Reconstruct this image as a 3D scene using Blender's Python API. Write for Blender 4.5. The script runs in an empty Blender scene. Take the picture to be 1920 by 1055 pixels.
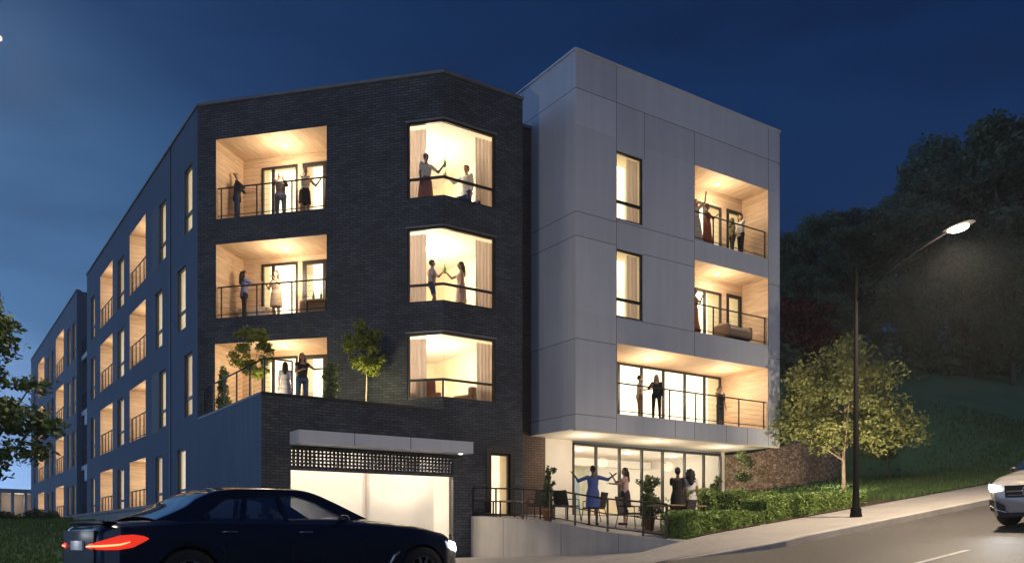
import bpy, bmesh, math, random
from mathutils import Vector, Matrix, noise
random.seed(7)
R = math.radians
scene = bpy.context.scene
C = scene.collection

# ------------------------------------------------------------------ camera
TH = R(55.495)
FW = Vector((math.cos(TH), math.sin(TH), 0)); RT = Vector((math.sin(TH), -math.cos(TH), 0))
cam = bpy.data.cameras.new('camera'); cam.lens = 1625.07 * 36 / 1920; cam.sensor_width = 36
cam.sensor_fit = 'HORIZONTAL'; cam.shift_y = (1003.67 - 527.5) / 1920; cam.clip_start = .1; cam.clip_end = 3000
co = bpy.data.objects.new('camera', cam); C.objects.link(co)
co.rotation_euler = (R(90), 0, -math.atan2(FW.x, FW.y)); scene.camera = co

# ------------------------------------------------------------------ object helpers
def tag(o, label=None, cat=None, group=None, kind=None):
    if label: o['label'] = label
    if cat: o['category'] = cat
    if group: o['group'] = group
    if kind: o['kind'] = kind
    return o
def empty(name, loc=(0, 0, 0), rz=0, label=None, cat=None, group=None):
    o = bpy.data.objects.new(name, None); C.objects.link(o); o.location = loc; o.rotation_euler = (0, 0, rz)
    o.empty_display_size = .2
    return tag(o, label, cat, group)
def children_map():
    m = {}
    for o in bpy.data.objects:
        if o.parent: m.setdefault(o.parent, []).append(o)
    return m
def copy_tree(o, parent=None, _m=None):
    m = _m or children_map()
    c = o.copy(); C.objects.link(c); c.parent = parent
    for ch in m.get(o, []): copy_tree(ch, c, m)
    return c

class MB:
    """collects faces, with a uv per corner and a random tint per face"""
    def __init__(s): s.v = []; s.f = []; s.mi = []; s.uv = []; s.t = []; s.sm = []
    def face(s, pts, mi=0, uv=None, t=None, smooth=False):
        n = len(s.v); s.v += [tuple(p) for p in pts]; s.f.append(list(range(n, n + len(pts))))
        s.mi.append(mi); s.uv.append(uv); s.t.append(random.random() if t is None else t); s.sm.append(smooth)
    def grid(s, rows, mi=0, close=False, smooth=True, t=None, cap0=False, cap1=False):
        n = len(s.v); m = len(rows[0])
        for r in rows: s.v += [tuple(p) for p in r]
        tt = random.random() if t is None else t
        for i in range(len(rows) - 1):
            for j in range(m if close else m - 1):
                a = n + i * m + j; b = n + i * m + (j + 1) % m
                s.f.append([a, b, b + m, a + m]); s.mi.append(mi); s.uv.append(None); s.t.append(tt); s.sm.append(smooth)
        for c, k in ((cap0, 0), (cap1, len(rows) - 1)):
            if c:
                q = [n + k * m + j for j in range(m)]
                if k == 0: q.reverse()
                s.f.append(q); s.mi.append(mi); s.uv.append(None); s.t.append(tt); s.sm.append(False)
    def box(s, x0, x1, y0, y1, z0, z1, mi=0, F=None, t=None, uvwall=False):
        F = F or (lambda x, y, z: (x, y, z))
        tt = random.random() if t is None else t
        P = [F(x, y, z) for z in (z0, z1) for y in (y0, y1) for x in (x0, x1)]
        Q = [(x, y, z) for z in (z0, z1) for y in (y0, y1) for x in (x0, x1)]
        for q, ax in (((0, 2, 3, 1), 2), ((4, 5, 7, 6), 2), ((0, 1, 5, 4), 1), ((2, 6, 7, 3), 1), ((0, 4, 6, 2), 0), ((1, 3, 7, 5), 0)):
            uv = [((Q[i][1] if ax == 0 else Q[i][0]), (Q[i][1] if ax == 2 else Q[i][2])) for i in q]
            s.face([P[i] for i in q], mi, uv, tt)
    def tube(s, pts, r, n=8, mi=0, cap=True, t=None):
        pts = [Vector(p) for p in pts]
        rr = r if isinstance(r, (list, tuple)) else [r] * len(pts)
        rows = []; up = Vector((0, 0, 1))
        for i, p in enumerate(pts):
            d = (pts[min(i + 1, len(pts) - 1)] - pts[max(i - 1, 0)]).normalized()
            a = d.cross(up)
            if a.length < .05: a = d.cross(Vector((1, 0, 0)))
            a.normalize(); b = d.cross(a).normalized()
            rows.append([p + (a * math.cos(q) + b * math.sin(q)) * rr[i] for q in [2 * math.pi * k / n for k in range(n)]])
        s.grid(rows, mi, close=True, cap0=cap, cap1=cap, t=t)
    def lathe(s, prof, c=(0, 0, 0), n=16, mi=0, sx=1, sy=1):
        rows = [[(c[0] + r * math.cos(a) * sx, c[1] + r * math.sin(a) * sy, c[2] + z) for a in [2 * math.pi * k / n for k in range(n)]] for r, z in prof]
        s.grid(rows, mi, close=True, cap0=True, cap1=True)
    def capsule(s, p0, r0, p1, r1, mi=0, n=10, fl=1.0, fd=None):
        p0 = Vector(p0); p1 = Vector(p1); d = (p1 - p0)
        if d.length < 1e-5: d = Vector((0, 0, 1e-4))
        d.normalize(); a = d.cross(Vector((0, 1, 0)))
        if a.length < .1: a = d.cross(Vector((1, 0, 0)))
        a.normalize(); b = d.cross(a)
        rows = []
        for k in (-85, -50, -20):
            rows.append([p0 + d * (r0 * math.sin(R(k))) + (a * math.cos(q) + b * math.sin(q) * fl) * (r0 * math.cos(R(k))) for q in [2 * math.pi * i / n for i in range(n)]])
        for k in (20, 50, 85):
            rows.append([p1 + d * (r1 * math.sin(R(k))) + (a * math.cos(q) + b * math.sin(q) * fl) * (r1 * math.cos(R(k))) for q in [2 * math.pi * i / n for i in range(n)]])
        s.grid(rows, mi, close=True, cap0=True, cap1=True)
    def ell(s, c, r, mi=0, n=12):
        rows = [[(c[0] + r[0] * math.cos(R(k)) * math.cos(q), c[1] + r[1] * math.cos(R(k)) * math.sin(q), c[2] + r[2] * math.sin(R(k)))
                 for q in [2 * math.pi * i / n for i in range(n)]] for k in (-86, -65, -40, -15, 15, 40, 65, 86)]
        s.grid(rows, mi, close=True, cap0=True, cap1=True)
    def mesh(s, name, mats):
        me = bpy.data.meshes.new(name); me.from_pydata(s.v, [], s.f)
        for m in mats: me.materials.append(m)
        me.polygons.foreach_set('material_index', s.mi); me.polygons.foreach_set('use_smooth', s.sm)
        ul = me.uv_layers.new(name='UVMap'); at = me.attributes.new('tint', 'FLOAT', 'FACE')
        at.data.foreach_set('value', s.t)
        flat = []
        for f, uv in zip(s.f, s.uv):
            if uv is None:
                for i in f: flat += [s.v[i][0] + s.v[i][1], s.v[i][2]]
            else:
                for q in uv: flat += [q[0], q[1]]
        ul.data.foreach_set('uv', flat); me.update(); return me
    def build(s, name, mats, parent=None, loc=None, rz=None):
        if not isinstance(mats, (list, tuple)): mats = [mats]
        o = bpy.data.objects.new(name, s.mesh(name, mats)); C.objects.link(o)
        if parent: o.parent = parent
        if loc: o.location = loc
        if rz is not None: o.rotation_euler = (0, 0, rz)
        return o

# ------------------------------------------------------------------ materials
def mat(name, col, rough=.7, metal=0, var=.15, scale=3., bump=0., bscale=40., spec=.5, coat=0, tint=0., streak=0.):
    m = bpy.data.materials.new(name); m.use_nodes = True; N = m.node_tree.nodes; L = m.node_tree.links
    b = N['Principled BSDF']; b.inputs['Roughness'].default_value = rough; b.inputs['Metallic'].default_value = metal
    b.inputs['Specular IOR Level'].default_value = spec; b.inputs['Coat Weight'].default_value = coat; b.inputs['Coat Roughness'].default_value = .05
    tc = N.new('ShaderNodeTexCoord'); no = N.new('ShaderNodeTexNoise'); no.inputs['Scale'].default_value = scale
    no.inputs['Detail'].default_value = 6
    L.new(tc.outputs['Object'], no.inputs['Vector'])
    mr = N.new('ShaderNodeMapRange'); mr.inputs[1].default_value = .3; mr.inputs[2].default_value = .7
    mr.inputs[3].default_value = 1 - var; mr.inputs[4].default_value = 1 + var; L.new(no.outputs['Fac'], mr.inputs[0])
    last = mr.outputs[0]
    if streak:
        mps = N.new('ShaderNodeMapping'); mps.inputs['Scale'].default_value = (2.6, 2.6, .16); L.new(tc.outputs['Object'], mps.inputs[0])
        ns = N.new('ShaderNodeTexNoise'); ns.inputs['Scale'].default_value = 1.5; ns.inputs['Detail'].default_value = 5; L.new(mps.outputs[0], ns.inputs['Vector'])
        ms = N.new('ShaderNodeMapRange'); ms.inputs[1].default_value = .35; ms.inputs[2].default_value = .6; ms.inputs[3].default_value = 1 - streak; ms.inputs[4].default_value = 1; L.new(ns.outputs['Fac'], ms.inputs[0])
        mq = N.new('ShaderNodeMath'); mq.operation = 'MULTIPLY'; L.new(last, mq.inputs[0]); L.new(ms.outputs[0], mq.inputs[1]); last = mq.outputs[0]
    if tint:
        at = N.new('ShaderNodeAttribute'); at.attribute_name = 'tint'
        m2 = N.new('ShaderNodeMapRange'); m2.inputs[3].default_value = 1 - tint; m2.inputs[4].default_value = 1 + tint
        L.new(at.outputs['Fac'], m2.inputs[0]); mm = N.new('ShaderNodeMath'); mm.operation = 'MULTIPLY'
        L.new(last, mm.inputs[0]); L.new(m2.outputs[0], mm.inputs[1]); last = mm.outputs[0]
    vm = N.new('ShaderNodeVectorMath'); vm.operation = 'SCALE'; vm.inputs[0].default_value = col
    L.new(last, vm.inputs['Scale']); L.new(vm.outputs[0], b.inputs['Base Color'])
    if bump:
        n2 = N.new('ShaderNodeTexNoise'); n2.inputs['Scale'].default_value = bscale; n2.inputs['Detail'].default_value = 4
        L.new(tc.outputs['Object'], n2.inputs['Vector']); bp = N.new('ShaderNodeBump'); bp.inputs['Strength'].default_value = bump
        bp.inputs['Distance'].default_value = .02; L.new(n2.outputs['Fac'], bp.inputs['Height']); L.new(bp.outputs[0], b.inputs['Normal'])
    return m
def emit(name, col, st, var=.0, scale=1.):
    m = bpy.data.materials.new(name); m.use_nodes = True; N = m.node_tree.nodes; L = m.node_tree.links
    b = N['Principled BSDF']; b.inputs['Base Color'].default_value = (*[min(1, c * .8) for c in col], 1)
    b.inputs['Emission Color'].default_value = (*col, 1); b.inputs['Emission Strength'].default_value = st
    if var:
        tc = N.new('ShaderNodeTexCoord'); no = N.new('ShaderNodeTexNoise'); no.inputs['Scale'].default_value = scale
        L.new(tc.outputs['Object'], no.inputs['Vector']); mr = N.new('ShaderNodeMapRange'); mr.inputs[1].default_value = .3; mr.inputs[2].default_value = .7
        mr.inputs[3].default_value = st * (1 - var); mr.inputs[4].default_value = st * (1 + var)
        L.new(no.outputs['Fac'], mr.inputs[0]); L.new(mr.outputs[0], b.inputs['Emission Strength'])
    return m
def glass(name, tintc=(1, 1, 1), refl=1.0, rough=.02):
    m = bpy.data.materials.new(name); m.use_nodes = True; N = m.node_tree.nodes; L = m.node_tree.links
    N.remove(N['Principled BSDF']); out = N['Material Output']
    tr = N.new('ShaderNodeBsdfTransparent'); tr.inputs[0].default_value = (*tintc, 1)
    gl = N.new('ShaderNodeBsdfGlossy'); gl.inputs['Roughness'].default_value = rough
    fr = N.new('ShaderNodeFresnel'); fr.inputs[0].default_value = 1.5
    mu = N.new('ShaderNodeMath'); mu.operation = 'MULTIPLY'; mu.inputs[1].default_value = refl; L.new(fr.outputs[0], mu.inputs[0])
    mx = N.new('ShaderNodeMixShader'); L.new(mu.outputs[0], mx.inputs[0]); L.new(tr.outputs[0], mx.inputs[1]); L.new(gl.outputs[0], mx.inputs[2])
    L.new(mx.outputs[0], out.inputs[0]); return m
def brick_mat(name, c1, c2, mortar, bump=.7):
    m = bpy.data.materials.new(name); m.use_nodes = True; N = m.node_tree.nodes; L = m.node_tree.links
    b = N['Principled BSDF']; b.inputs['Roughness'].default_value = .75
    uv = N.new('ShaderNodeUVMap'); br = N.new('ShaderNodeTexBrick')
    br.inputs['Scale'].default_value = 1; br.inputs['Brick Width'].default_value = .24; br.inputs['Row Height'].default_value = .08
    br.inputs['Mortar Size'].default_value = .012; br.inputs['Mortar Smooth'].default_value = .2
    br.inputs['Color1'].default_value = (*c1, 1); br.inputs['Color2'].default_value = (*c2, 1); br.inputs['Mortar'].default_value = (*mortar, 1)
    L.new(uv.outputs[0], br.inputs['Vector'])
    no = N.new('ShaderNodeTexNoise'); no.inputs['Scale'].default_value = .9; no.inputs['Detail'].default_value = 8; L.new(uv.outputs[0], no.inputs['Vector'])
    mr = N.new('ShaderNodeMapRange'); mr.inputs[1].default_value = .3; mr.inputs[2].default_value = .7; mr.inputs[3].default_value = .72; mr.inputs[4].default_value = 1.3
    L.new(no.outputs['Fac'], mr.inputs[0]); vm = N.new('ShaderNodeVectorMath'); vm.operation = 'SCALE'
    L.new(br.outputs['Color'], vm.inputs[0]); L.new(mr.outputs[0], vm.inputs['Scale']); L.new(vm.outputs[0], b.inputs['Base Color'])
    bp = N.new('ShaderNodeBump'); bp.inputs['Strength'].default_value = bump; bp.inputs['Distance'].default_value = .012; bp.invert = True
    L.new(br.outputs['Fac'], bp.inputs['Height']); L.new(bp.outputs[0], b.inputs['Normal'])
    return m
def wood_mat(name, col, dark, plank=.14):
    m = bpy.data.materials.new(name); m.use_nodes = True; N = m.node_tree.nodes; L = m.node_tree.links
    b = N['Principled BSDF']; b.inputs['Roughness'].default_value = .6
    uv = N.new('ShaderNodeUVMap'); mp = N.new('ShaderNodeMapping'); mp.inputs['Scale'].default_value = (.6, 5, 1); L.new(uv.outputs[0], mp.inputs[0])
    no = N.new('ShaderNodeTexNoise'); no.inputs['Scale'].default_value = 2.2; no.inputs['Detail'].default_value = 6; no.inputs['Distortion'].default_value = .8
    L.new(mp.outputs[0], no.inputs['Vector'])
    cr = N.new('ShaderNodeValToRGB'); cr.color_ramp.elements[0].position = .3; cr.color_ramp.elements[1].position = .68
    cr.color_ramp.elements[0].color = (*dark, 1); cr.color_ramp.elements[1].color = (*col, 1); L.new(no.outputs['Fac'], cr.inputs[0])
    br = N.new('ShaderNodeTexBrick'); br.inputs['Brick Width'].default_value = 2.1; br.inputs['Row Height'].default_value = plank; br.inputs['Scale'].default_value = 1
    br.inputs['Mortar Size'].default_value = .004; br.inputs['Color1'].default_value = (1, 1, 1, 1); br.inputs['Color2'].default_value = (.86, .84, .8, 1); br.inputs['Mortar'].default_value = (.72, .66, .6, 1)
    L.new(uv.outputs[0], br.inputs['Vector']); mx = N.new('ShaderNodeMix'); mx.data_type = 'RGBA'; mx.blend_type = 'MULTIPLY'; mx.inputs[0].default_value = 1
    L.new(cr.outputs[0], mx.inputs[6]); L.new(br.outputs['Color'], mx.inputs[7]); L.new(mx.outputs[2], b.inputs['Base Color'])
    return m
def leaf_mat(name, dark, light, rough=.5, trans=.25):
    m = bpy.data.materials.new(name); m.use_nodes = True; N = m.node_tree.nodes; L = m.node_tree.links
    b = N['Principled BSDF']; b.inputs['Roughness'].default_value = rough; b.inputs['Specular IOR Level'].default_value = .3
    at = N.new('ShaderNodeAttribute'); at.attribute_name = 'tint'; cr = N.new('ShaderNodeValToRGB')
    cr.color_ramp.elements[0].color = (*dark, 1); cr.color_ramp.elements[1].color = (*light, 1); L.new(at.outputs['Fac'], cr.inputs[0])
    L.new(cr.outputs[0], b.inputs['Base Color']); tl = N.new('ShaderNodeBsdfTranslucent'); L.new(cr.outputs[0], tl.inputs[0])
    mx = N.new('ShaderNodeMixShader'); mx.inputs[0].default_value = trans; L.new(b.outputs[0], mx.inputs[1]); L.new(tl.outputs[0], mx.inputs[2])
    L.new(mx.outputs[0], N['Material Output'].inputs[0]); return m
def ground_mat(name, c1, c2, c3, s1=.35, s2=6., rough=.9, bump=.3):
    m = bpy.data.materials.new(name); m.use_nodes = True; N = m.node_tree.nodes; L = m.node_tree.links
    b = N['Principled BSDF']; b.inputs['Roughness'].default_value = rough
    tc = N.new('ShaderNodeTexCoord'); n1 = N.new('ShaderNodeTexNoise'); n1.inputs['Scale'].default_value = s1; n1.inputs['Detail'].default_value = 8
    n2 = N.new('ShaderNodeTexNoise'); n2.inputs['Scale'].default_value = s2; n2.inputs['Detail'].default_value = 8
    for n in (n1, n2): L.new(tc.outputs['Object'], n.inputs['Vector'])
    cr = N.new('ShaderNodeValToRGB'); e = cr.color_ramp.elements; e[0].position = .3; e[0].color = (*c1, 1); e[1].position = .7; e[1].color = (*c3, 1)
    k = e.new(.5); k.color = (*c2, 1)
    ad = N.new('ShaderNodeMath'); ad.operation = 'MULTIPLY_ADD'; ad.inputs[1].default_value = .5; L.new(n1.outputs['Fac'], ad.inputs[0])
    hf = N.new('ShaderNodeMath'); hf.operation = 'MULTIPLY'; hf.inputs[1].default_value = .5; L.new(n2.outputs['Fac'], hf.inputs[0]); L.new(hf.outputs[0], ad.inputs[2])
    L.new(ad.outputs[0], cr.inputs[0]); L.new(cr.outputs[0], b.inputs['Base Color'])
    n3 = N.new('ShaderNodeTexNoise'); n3.inputs['Scale'].default_value = s2 * 9; n3.inputs['Detail'].default_value = 5; L.new(tc.outputs['Object'], n3.inputs['Vector'])
    bp = N.new('ShaderNodeBump'); bp.inputs['Strength'].default_value = bump; bp.inputs['Distance'].default_value = .02
    L.new(n3.outputs['Fac'], bp.inputs['Height']); L.new(bp.outputs[0], b.inputs['Normal']); return m
def stone_mat(name):
    m = bpy.data.materials.new(name); m.use_nodes = True; N = m.node_tree.nodes; L = m.node_tree.links
    b = N['Principled BSDF']; b.inputs['Roughness'].default_value = .9
    tc = N.new('ShaderNodeTexCoord'); mp = N.new('ShaderNodeMapping'); mp.inputs['Scale'].default_value = (1, 1, 1.5); L.new(tc.outputs['Object'], mp.inputs[0])
    v = N.new('ShaderNodeTexVoronoi'); v.inputs['Scale'].default_value = 6.5; L.new(mp.outputs[0], v.inputs['Vector'])
    v2 = N.new('ShaderNodeTexVoronoi'); v2.feature = 'DISTANCE_TO_EDGE'; v2.inputs['Scale'].default_value = 6.5; L.new(mp.outputs[0], v2.inputs['Vector'])
    cr = N.new('ShaderNodeValToRGB'); e = cr.color_ramp.elements; e[0].color = (.26, .18, .12, 1); e[1].color = (.70, .52, .40, 1)
    sp = N.new('ShaderNodeSeparateColor'); L.new(v.outputs['Color'], sp.inputs[0]); L.new(sp.outputs[0], cr.inputs[0])
    mr = N.new('ShaderNodeMapRange'); mr.inputs[1].default_value = 0; mr.inputs[2].default_value = .09; mr.inputs[3].default_value = .2; L.new(v2.outputs['Distance'], mr.inputs[0])
    vm = N.new('ShaderNodeVectorMath'); vm.operation = 'SCALE'; L.new(cr.outputs[0], vm.inputs[0]); L.new(mr.outputs[0], vm.inputs['Scale']); L.new(vm.outputs[0], b.inputs['Base Color'])
    bp = N.new('ShaderNodeBump'); bp.inputs['Strength'].default_value = .9; bp.inputs['Distance'].default_value = .04; L.new(mr.outputs[0], bp.inputs['Height']); L.new(bp.outputs[0], b.inputs['Normal'])
    return m

M = {}
M['brick'] = brick_mat('dark_brick', (.088, .099, .124), (.046, .053, .069), (.026, .028, .034))
M['brickwarm'] = brick_mat('brown_brick', (.14, .08, .055), (.09, .055, .04), (.03, .022, .02))
M['navy'] = mat('navy_render', (.050, .096, .185), .7, var=.12, scale=.4, bump=.1, bscale=60, streak=.15)
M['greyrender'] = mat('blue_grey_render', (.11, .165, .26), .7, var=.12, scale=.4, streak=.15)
M['panel'] = mat('white_panel', (.60, .64, .73), .5, var=.04, scale=.6, tint=.07, streak=.07)
M['joint'] = mat('panel_joint', (.20, .20, .22), .8)
M['soffit'] = mat('pale_soffit', (.72, .68, .6), .7, var=.04)
M['plaster'] = mat('pale_plaster', (.72, .66, .6), .8, var=.05, bump=.1)
M['cream'] = mat('cream_wall', (.85, .76, .58), .8, var=.04)
M['white'] = mat('white_paint', (.82, .8, .76), .7, var=.03)
M['floorwood'] = wood_mat('oak_floor', (.42, .28, .17), (.27, .17, .1))
M['wood'] = wood_mat('light_timber_lining', (.80, .61, .43), (.63, .44, .29))
M['frame'] = mat('dark_bronze_frame', (.022, .02, .02), .45, var=.2)
M['rail'] = mat('dark_steel_rail', (.03, .026, .024), .4, metal=.3)
M['coping'] = mat('grey_coping', (.2, .2, .21), .5, metal=.4)
M['roof'] = mat('grey_roof', (.12, .12, .12), .9)
M['glass'] = glass('window_glass', (.97, .98, .97), .8)
M['curtain'] = leaf_mat('cream_curtain', (.60, .51, .48), (.68, .58, .54), .9, .4)
M['lit'] = emit('lit_interior', (1, .87, .62), 1.7, .22, 1.3)
M['litwhite'] = emit('lit_blind', (1, .88, .68), 2.1, .18, 2.)
M['litdim'] = emit('lit_blind_dim', (1, .80, .56), 1.5, .3, 2.)
M['lamp'] = emit('lamp_glow', (1, .86, .62), 14)
M['concrete'] = mat('concrete', (.46, .44, .42), .85, var=.12, scale=1.2, bump=.25, streak=.12)
M['pave'] = ground_mat('concrete_paving', (.30, .28, .26), (.38, .36, .34), (.45, .42, .40), .6, 5, bump=.15)
M['asphalt'] = ground_mat('asphalt', (.065, .062, .06), (.085, .081, .078), (.11, .105, .10), .25, 12, rough=.55, bump=.35)
def add_cracks(m):
    N = m.node_tree.nodes; L = m.node_tree.links; b = N['Principled BSDF']; src = b.inputs['Base Color'].links[0].from_socket
    tc = N.new('ShaderNodeTexCoord'); nz = N.new('ShaderNodeTexNoise'); nz.inputs['Scale'].default_value = 1.1; nz.inputs['Detail'].default_value = 6; L.new(tc.outputs['Object'], nz.inputs['Vector'])
    mx = N.new('ShaderNodeVectorMath'); mx.operation = 'MULTIPLY_ADD'; mx.inputs[1].default_value = (1.6, 1.6, 0); L.new(nz.outputs['Color'], mx.inputs[0]); L.new(tc.outputs['Object'], mx.inputs[2])
    v = N.new('ShaderNodeTexVoronoi'); v.feature = 'DISTANCE_TO_EDGE'; v.inputs['Scale'].default_value = .22; L.new(mx.outputs[0], v.inputs['Vector'])
    mr = N.new('ShaderNodeMapRange'); mr.inputs[1].default_value = 0; mr.inputs[2].default_value = .006; mr.inputs[3].default_value = .45; L.new(v.outputs['Distance'], mr.inputs[0])
    g = N.new('ShaderNodeTexNoise'); g.inputs['Scale'].default_value = 70; g.inputs['Detail'].default_value = 3; L.new(tc.outputs['Object'], g.inputs['Vector'])
    gr = N.new('ShaderNodeMapRange'); gr.inputs[1].default_value = .3; gr.inputs[2].default_value = .7; gr.inputs[3].default_value = .65; gr.inputs[4].default_value = 1.35; L.new(g.outputs['Fac'], gr.inputs[0])
    mm = N.new('ShaderNodeMath'); mm.operation = 'MULTIPLY'; L.new(mr.outputs[0], mm.inputs[0]); L.new(gr.outputs[0], mm.inputs[1])
    sc = N.new('ShaderNodeVectorMath'); sc.operation = 'SCALE'; L.new(src, sc.inputs[0]); L.new(mm.outputs[0], sc.inputs['Scale']); L.new(sc.outputs[0], b.inputs['Base Color'])
add_cracks(M['asphalt'])
M['paint'] = mat('road_paint', (.7, .7, .66), .6, var=.12, scale=8)
M['grass'] = ground_mat('lawn', (.07, .175, .08), (.105, .225, .095), (.15, .265, .10), .5, 7, bump=.8)
M['soil'] = ground_mat('mulch', (.04, .025, .018), (.07, .045, .03), (.11, .07, .045), 2, 14)
M['stone'] = stone_mat('rubble_stone')
M['bark'] = mat('bark', (.14, .10, .07), .9, var=.35, scale=9, bump=.6)
M['palebark'] = mat('pale_bark', (.36, .28, .2), .85, var=.3, scale=9, bump=.4)
M['leafdark'] = leaf_mat('leaf_dark', (.03, .05, .025), (.09, .13, .05))
M['leafforest'] = leaf_mat('leaf_forest', (.085, .14, .085), (.28, .32, .18), .5, .4)
M['leafred'] = leaf_mat('leaf_red', (.10, .022, .015), (.25, .06, .04))
M['leaflime'] = leaf_mat('leaf_lime', (.10, .13, .02), (.28, .32, .05))
M['leafyellow'] = leaf_mat('leaf_yellow_green', (.12, .15, .05), (.46, .47, .17))
M['leafhedge'] = leaf_mat('leaf_hedge', (.15, .25, .06), (.36, .46, .14))
M['leafshrub'] = leaf_mat('leaf_shrub', (.05, .09, .035), (.17, .22, .08))
M['blackmetal'] = mat('black_pole_paint', (.006, .0055, .007), .8, spec=.1)
M['terracotta'] = mat('terracotta', (.42, .2, .09), .8, var=.1)
M['wicker'] = mat('dark_wicker', (.045, .04, .04), .7, var=.4, scale=60, bump=.5)
M['fabric'] = mat('beige_fabric', (.6, .52, .42), .95, var=.1, scale=20)
M['rust'] = mat('rust_fabric', (.45, .17, .07), .95, var=.1, scale=20)
M['brownfab'] = mat('brown_fabric', (.30, .21, .14), .95, var=.1, scale=20)
M['bluefab'] = mat('blue_fabric', (.03, .07, .24), .95, var=.1, scale=20)
M['bottle'] = mat('green_glass', (.12, .42, .02), .15)
M['bottle'].node_tree.nodes['Principled BSDF'].inputs['Transmission Weight'].default_value = .4
M['yellow'] = mat('yellow_cloth', (.75, .55, .05), .8)

# ------------------------------------------------------------------ ground heights
def road_h(x):
    a, b, s = -.9, -2.169 + .126 * x, .07
    m = max(a, b); return m + s * math.log(math.exp((a - m) / s) + math.exp((b - m) / s))
def clamp(v, a=0., b=1.): return max(a, min(b, v))
def sstep(a, b, v):
    t = clamp((v - a) / (b - a)); return t * t * (3 - 2 * t)
def kerb_y(x):
    if x >= 15.2: return 12.0
    return 12.0 + .55 * max(0, 15.2 - x) ** 1.0 * (1 if x > 12 else 1)
def ktaper(x): return sstep(12.9, 16.2, x)
def walk_h(x, y): return road_h(x) + .15 * ktaper(x) + .012 * max(0, y - 12)
def drive_h(x, y):
    t = clamp((y - 13.4) / 9.0); return (road_h(x) + .004) * (1 - t) - .66 * t
def terr_h(y): return -.14 + .0967 * (y - 14.5)
def ground_h(x, y):
    right = walk_h(x, min(y, 15)) + .34 * max(0, min(y, 39) - 15) * sstep(35, 39.5, x) + .02 * max(0, min(y, 26) - 15)
    right += .10 * max(0, min(y, 80) - 39) * sstep(35, 39.5, x)
    left = -.86 + (.5 + .86) * sstep(17, 34, y) + .02 * max(0, min(y, 110) - 50)
    return left + (right - left) * sstep(7.5, 15.5, x)

# ------------------------------------------------------------------ setting
def axis(a, b, d):
    n = int(round((b - a) / d)); return [a + d * i for i in range(n)]
xs = axis(-300, -60, 40) + axis(-60, 0, 6) + axis(0, 50, .5) + axis(50, 110, 2) + axis(110, 400, 30) + [400]
ys = axis(-300, -40, 40) + axis(-40, 10, 5) + axis(10, 45, .5) + axis(45, 110, 3) + axis(110, 500, 40) + [500]
g = MB(); rows = []
def base_ground(x, y):
    if y < 14.2: return min(ground_h(x, y), road_h(min(x, 400))) - .30
    if x < 15.4 and y < 22.6 and x > 7.0: return min(drive_h(min(x, 12), y), ground_h(x, y)) - .4
    if 13.6 <= x < 26.3 and 14.2 <= y < 34: return min(terr_h(min(y, 22)), ground_h(x, y)) - .3
    if x < 31 and y > 21: return ground_h(x, y) - (.0 if x < 7.2 or x > 26.4 else .4)
    return ground_h(x, y)
for y in ys: rows.append([(x, y, base_ground(min(x, 200), y)) for x in xs])
g.grid(rows); tag(g.build('ground', M['grass']), kind='structure')

# road: kerb line to the far side
g = MB(); rx = axis(-60, 8, 4) + axis(8, 30, .5) + axis(30, 120, 2) + [120]
for x0, x1 in zip(rx, rx[1:]):
    for k in range(6):
        def Y(x, k): return kerb_y(clamp(x, 12.2, 999)) * (1 - k / 6) + -14 * (k / 6)
        g.face([(x0, Y(x0, k), road_h(x0)), (x0, Y(x0, k + 1), road_h(x0)), (x1, Y(x1, k + 1), road_h(x1)), (x1, Y(x1, k), road_h(x1))], smooth=True)
tag(g.build('road', M['asphalt']), kind='structure')
# sidewalk with kerb
g = MB(); rx = axis(12.2, 30, .4) + axis(30, 120, 2) + [120]
for x0, x1 in zip(rx, rx[1:]):
    for k in range(3):
        def Y(x, k):
            y0 = kerb_y(x) + .16; return y0 + (14.75 - y0) * k / 3
        g.face([(x0, Y(x0, k), walk_h(x0, Y(x0, k)) + .004), (x1, Y(x1, k), walk_h(x1, Y(x1, k)) + .004), (x1, Y(x1, k + 1), walk_h(x1, Y(x1, k + 1)) + .004), (x0, Y(x0, k + 1), walk_h(x0, Y(x0, k + 1)) + .004)])
    # edge faces at the back
    g.face([(x0, 14.75, walk_h(x0, 14.75) + .004), (x1, 14.75, walk_h(x1, 14.75) + .004), (x1, 14.75, walk_h(x1, 14.75) - .3), (x0, 14.75, walk_h(x0, 14.75) - .3)])
tag(g.build('sidewalk', M['pave']), kind='structure')
g = MB()
for x0, x1 in zip(rx, rx[1:]):
    a, b = kerb_y(x0), kerb_y(x1)
    h0, h1 = walk_h(x0, 12) + .008, walk_h(x1, 12) + .008
    for (da, za0, za1, db, zb0, zb1) in ((0, road_h(x0) - .1, road_h(x1) - .1, .0, h0 - .02, h1 - .02), (0, h0 - .02, h1 - .02, .02, h0, h1), (.02, h0, h1, .17, h0, h1)):
        g.face([(x0, a + da, za0), (x1, b + da, za1), (x1, b + db, zb1), (x0, a + db, zb0)], smooth=True)
tag(g.build('kerb', M['concrete']), kind='structure')
# sidewalk joints as shallow dark lines
g = MB()
for i in range(45):
    x = 16.2 + i * 1.5
    g.face([(x, 12.2, walk_h(x, 12.2) + .009), (x + .018, 12.2, walk_h(x + .018, 12.2) + .009), (x + .018, 14.74, walk_h(x + .018, 14.74) + .009), (x, 14.74, walk_h(x, 14.74) + .009)])
tag(g.build('sidewalk_joints', M['joint']), kind='structure')
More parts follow.
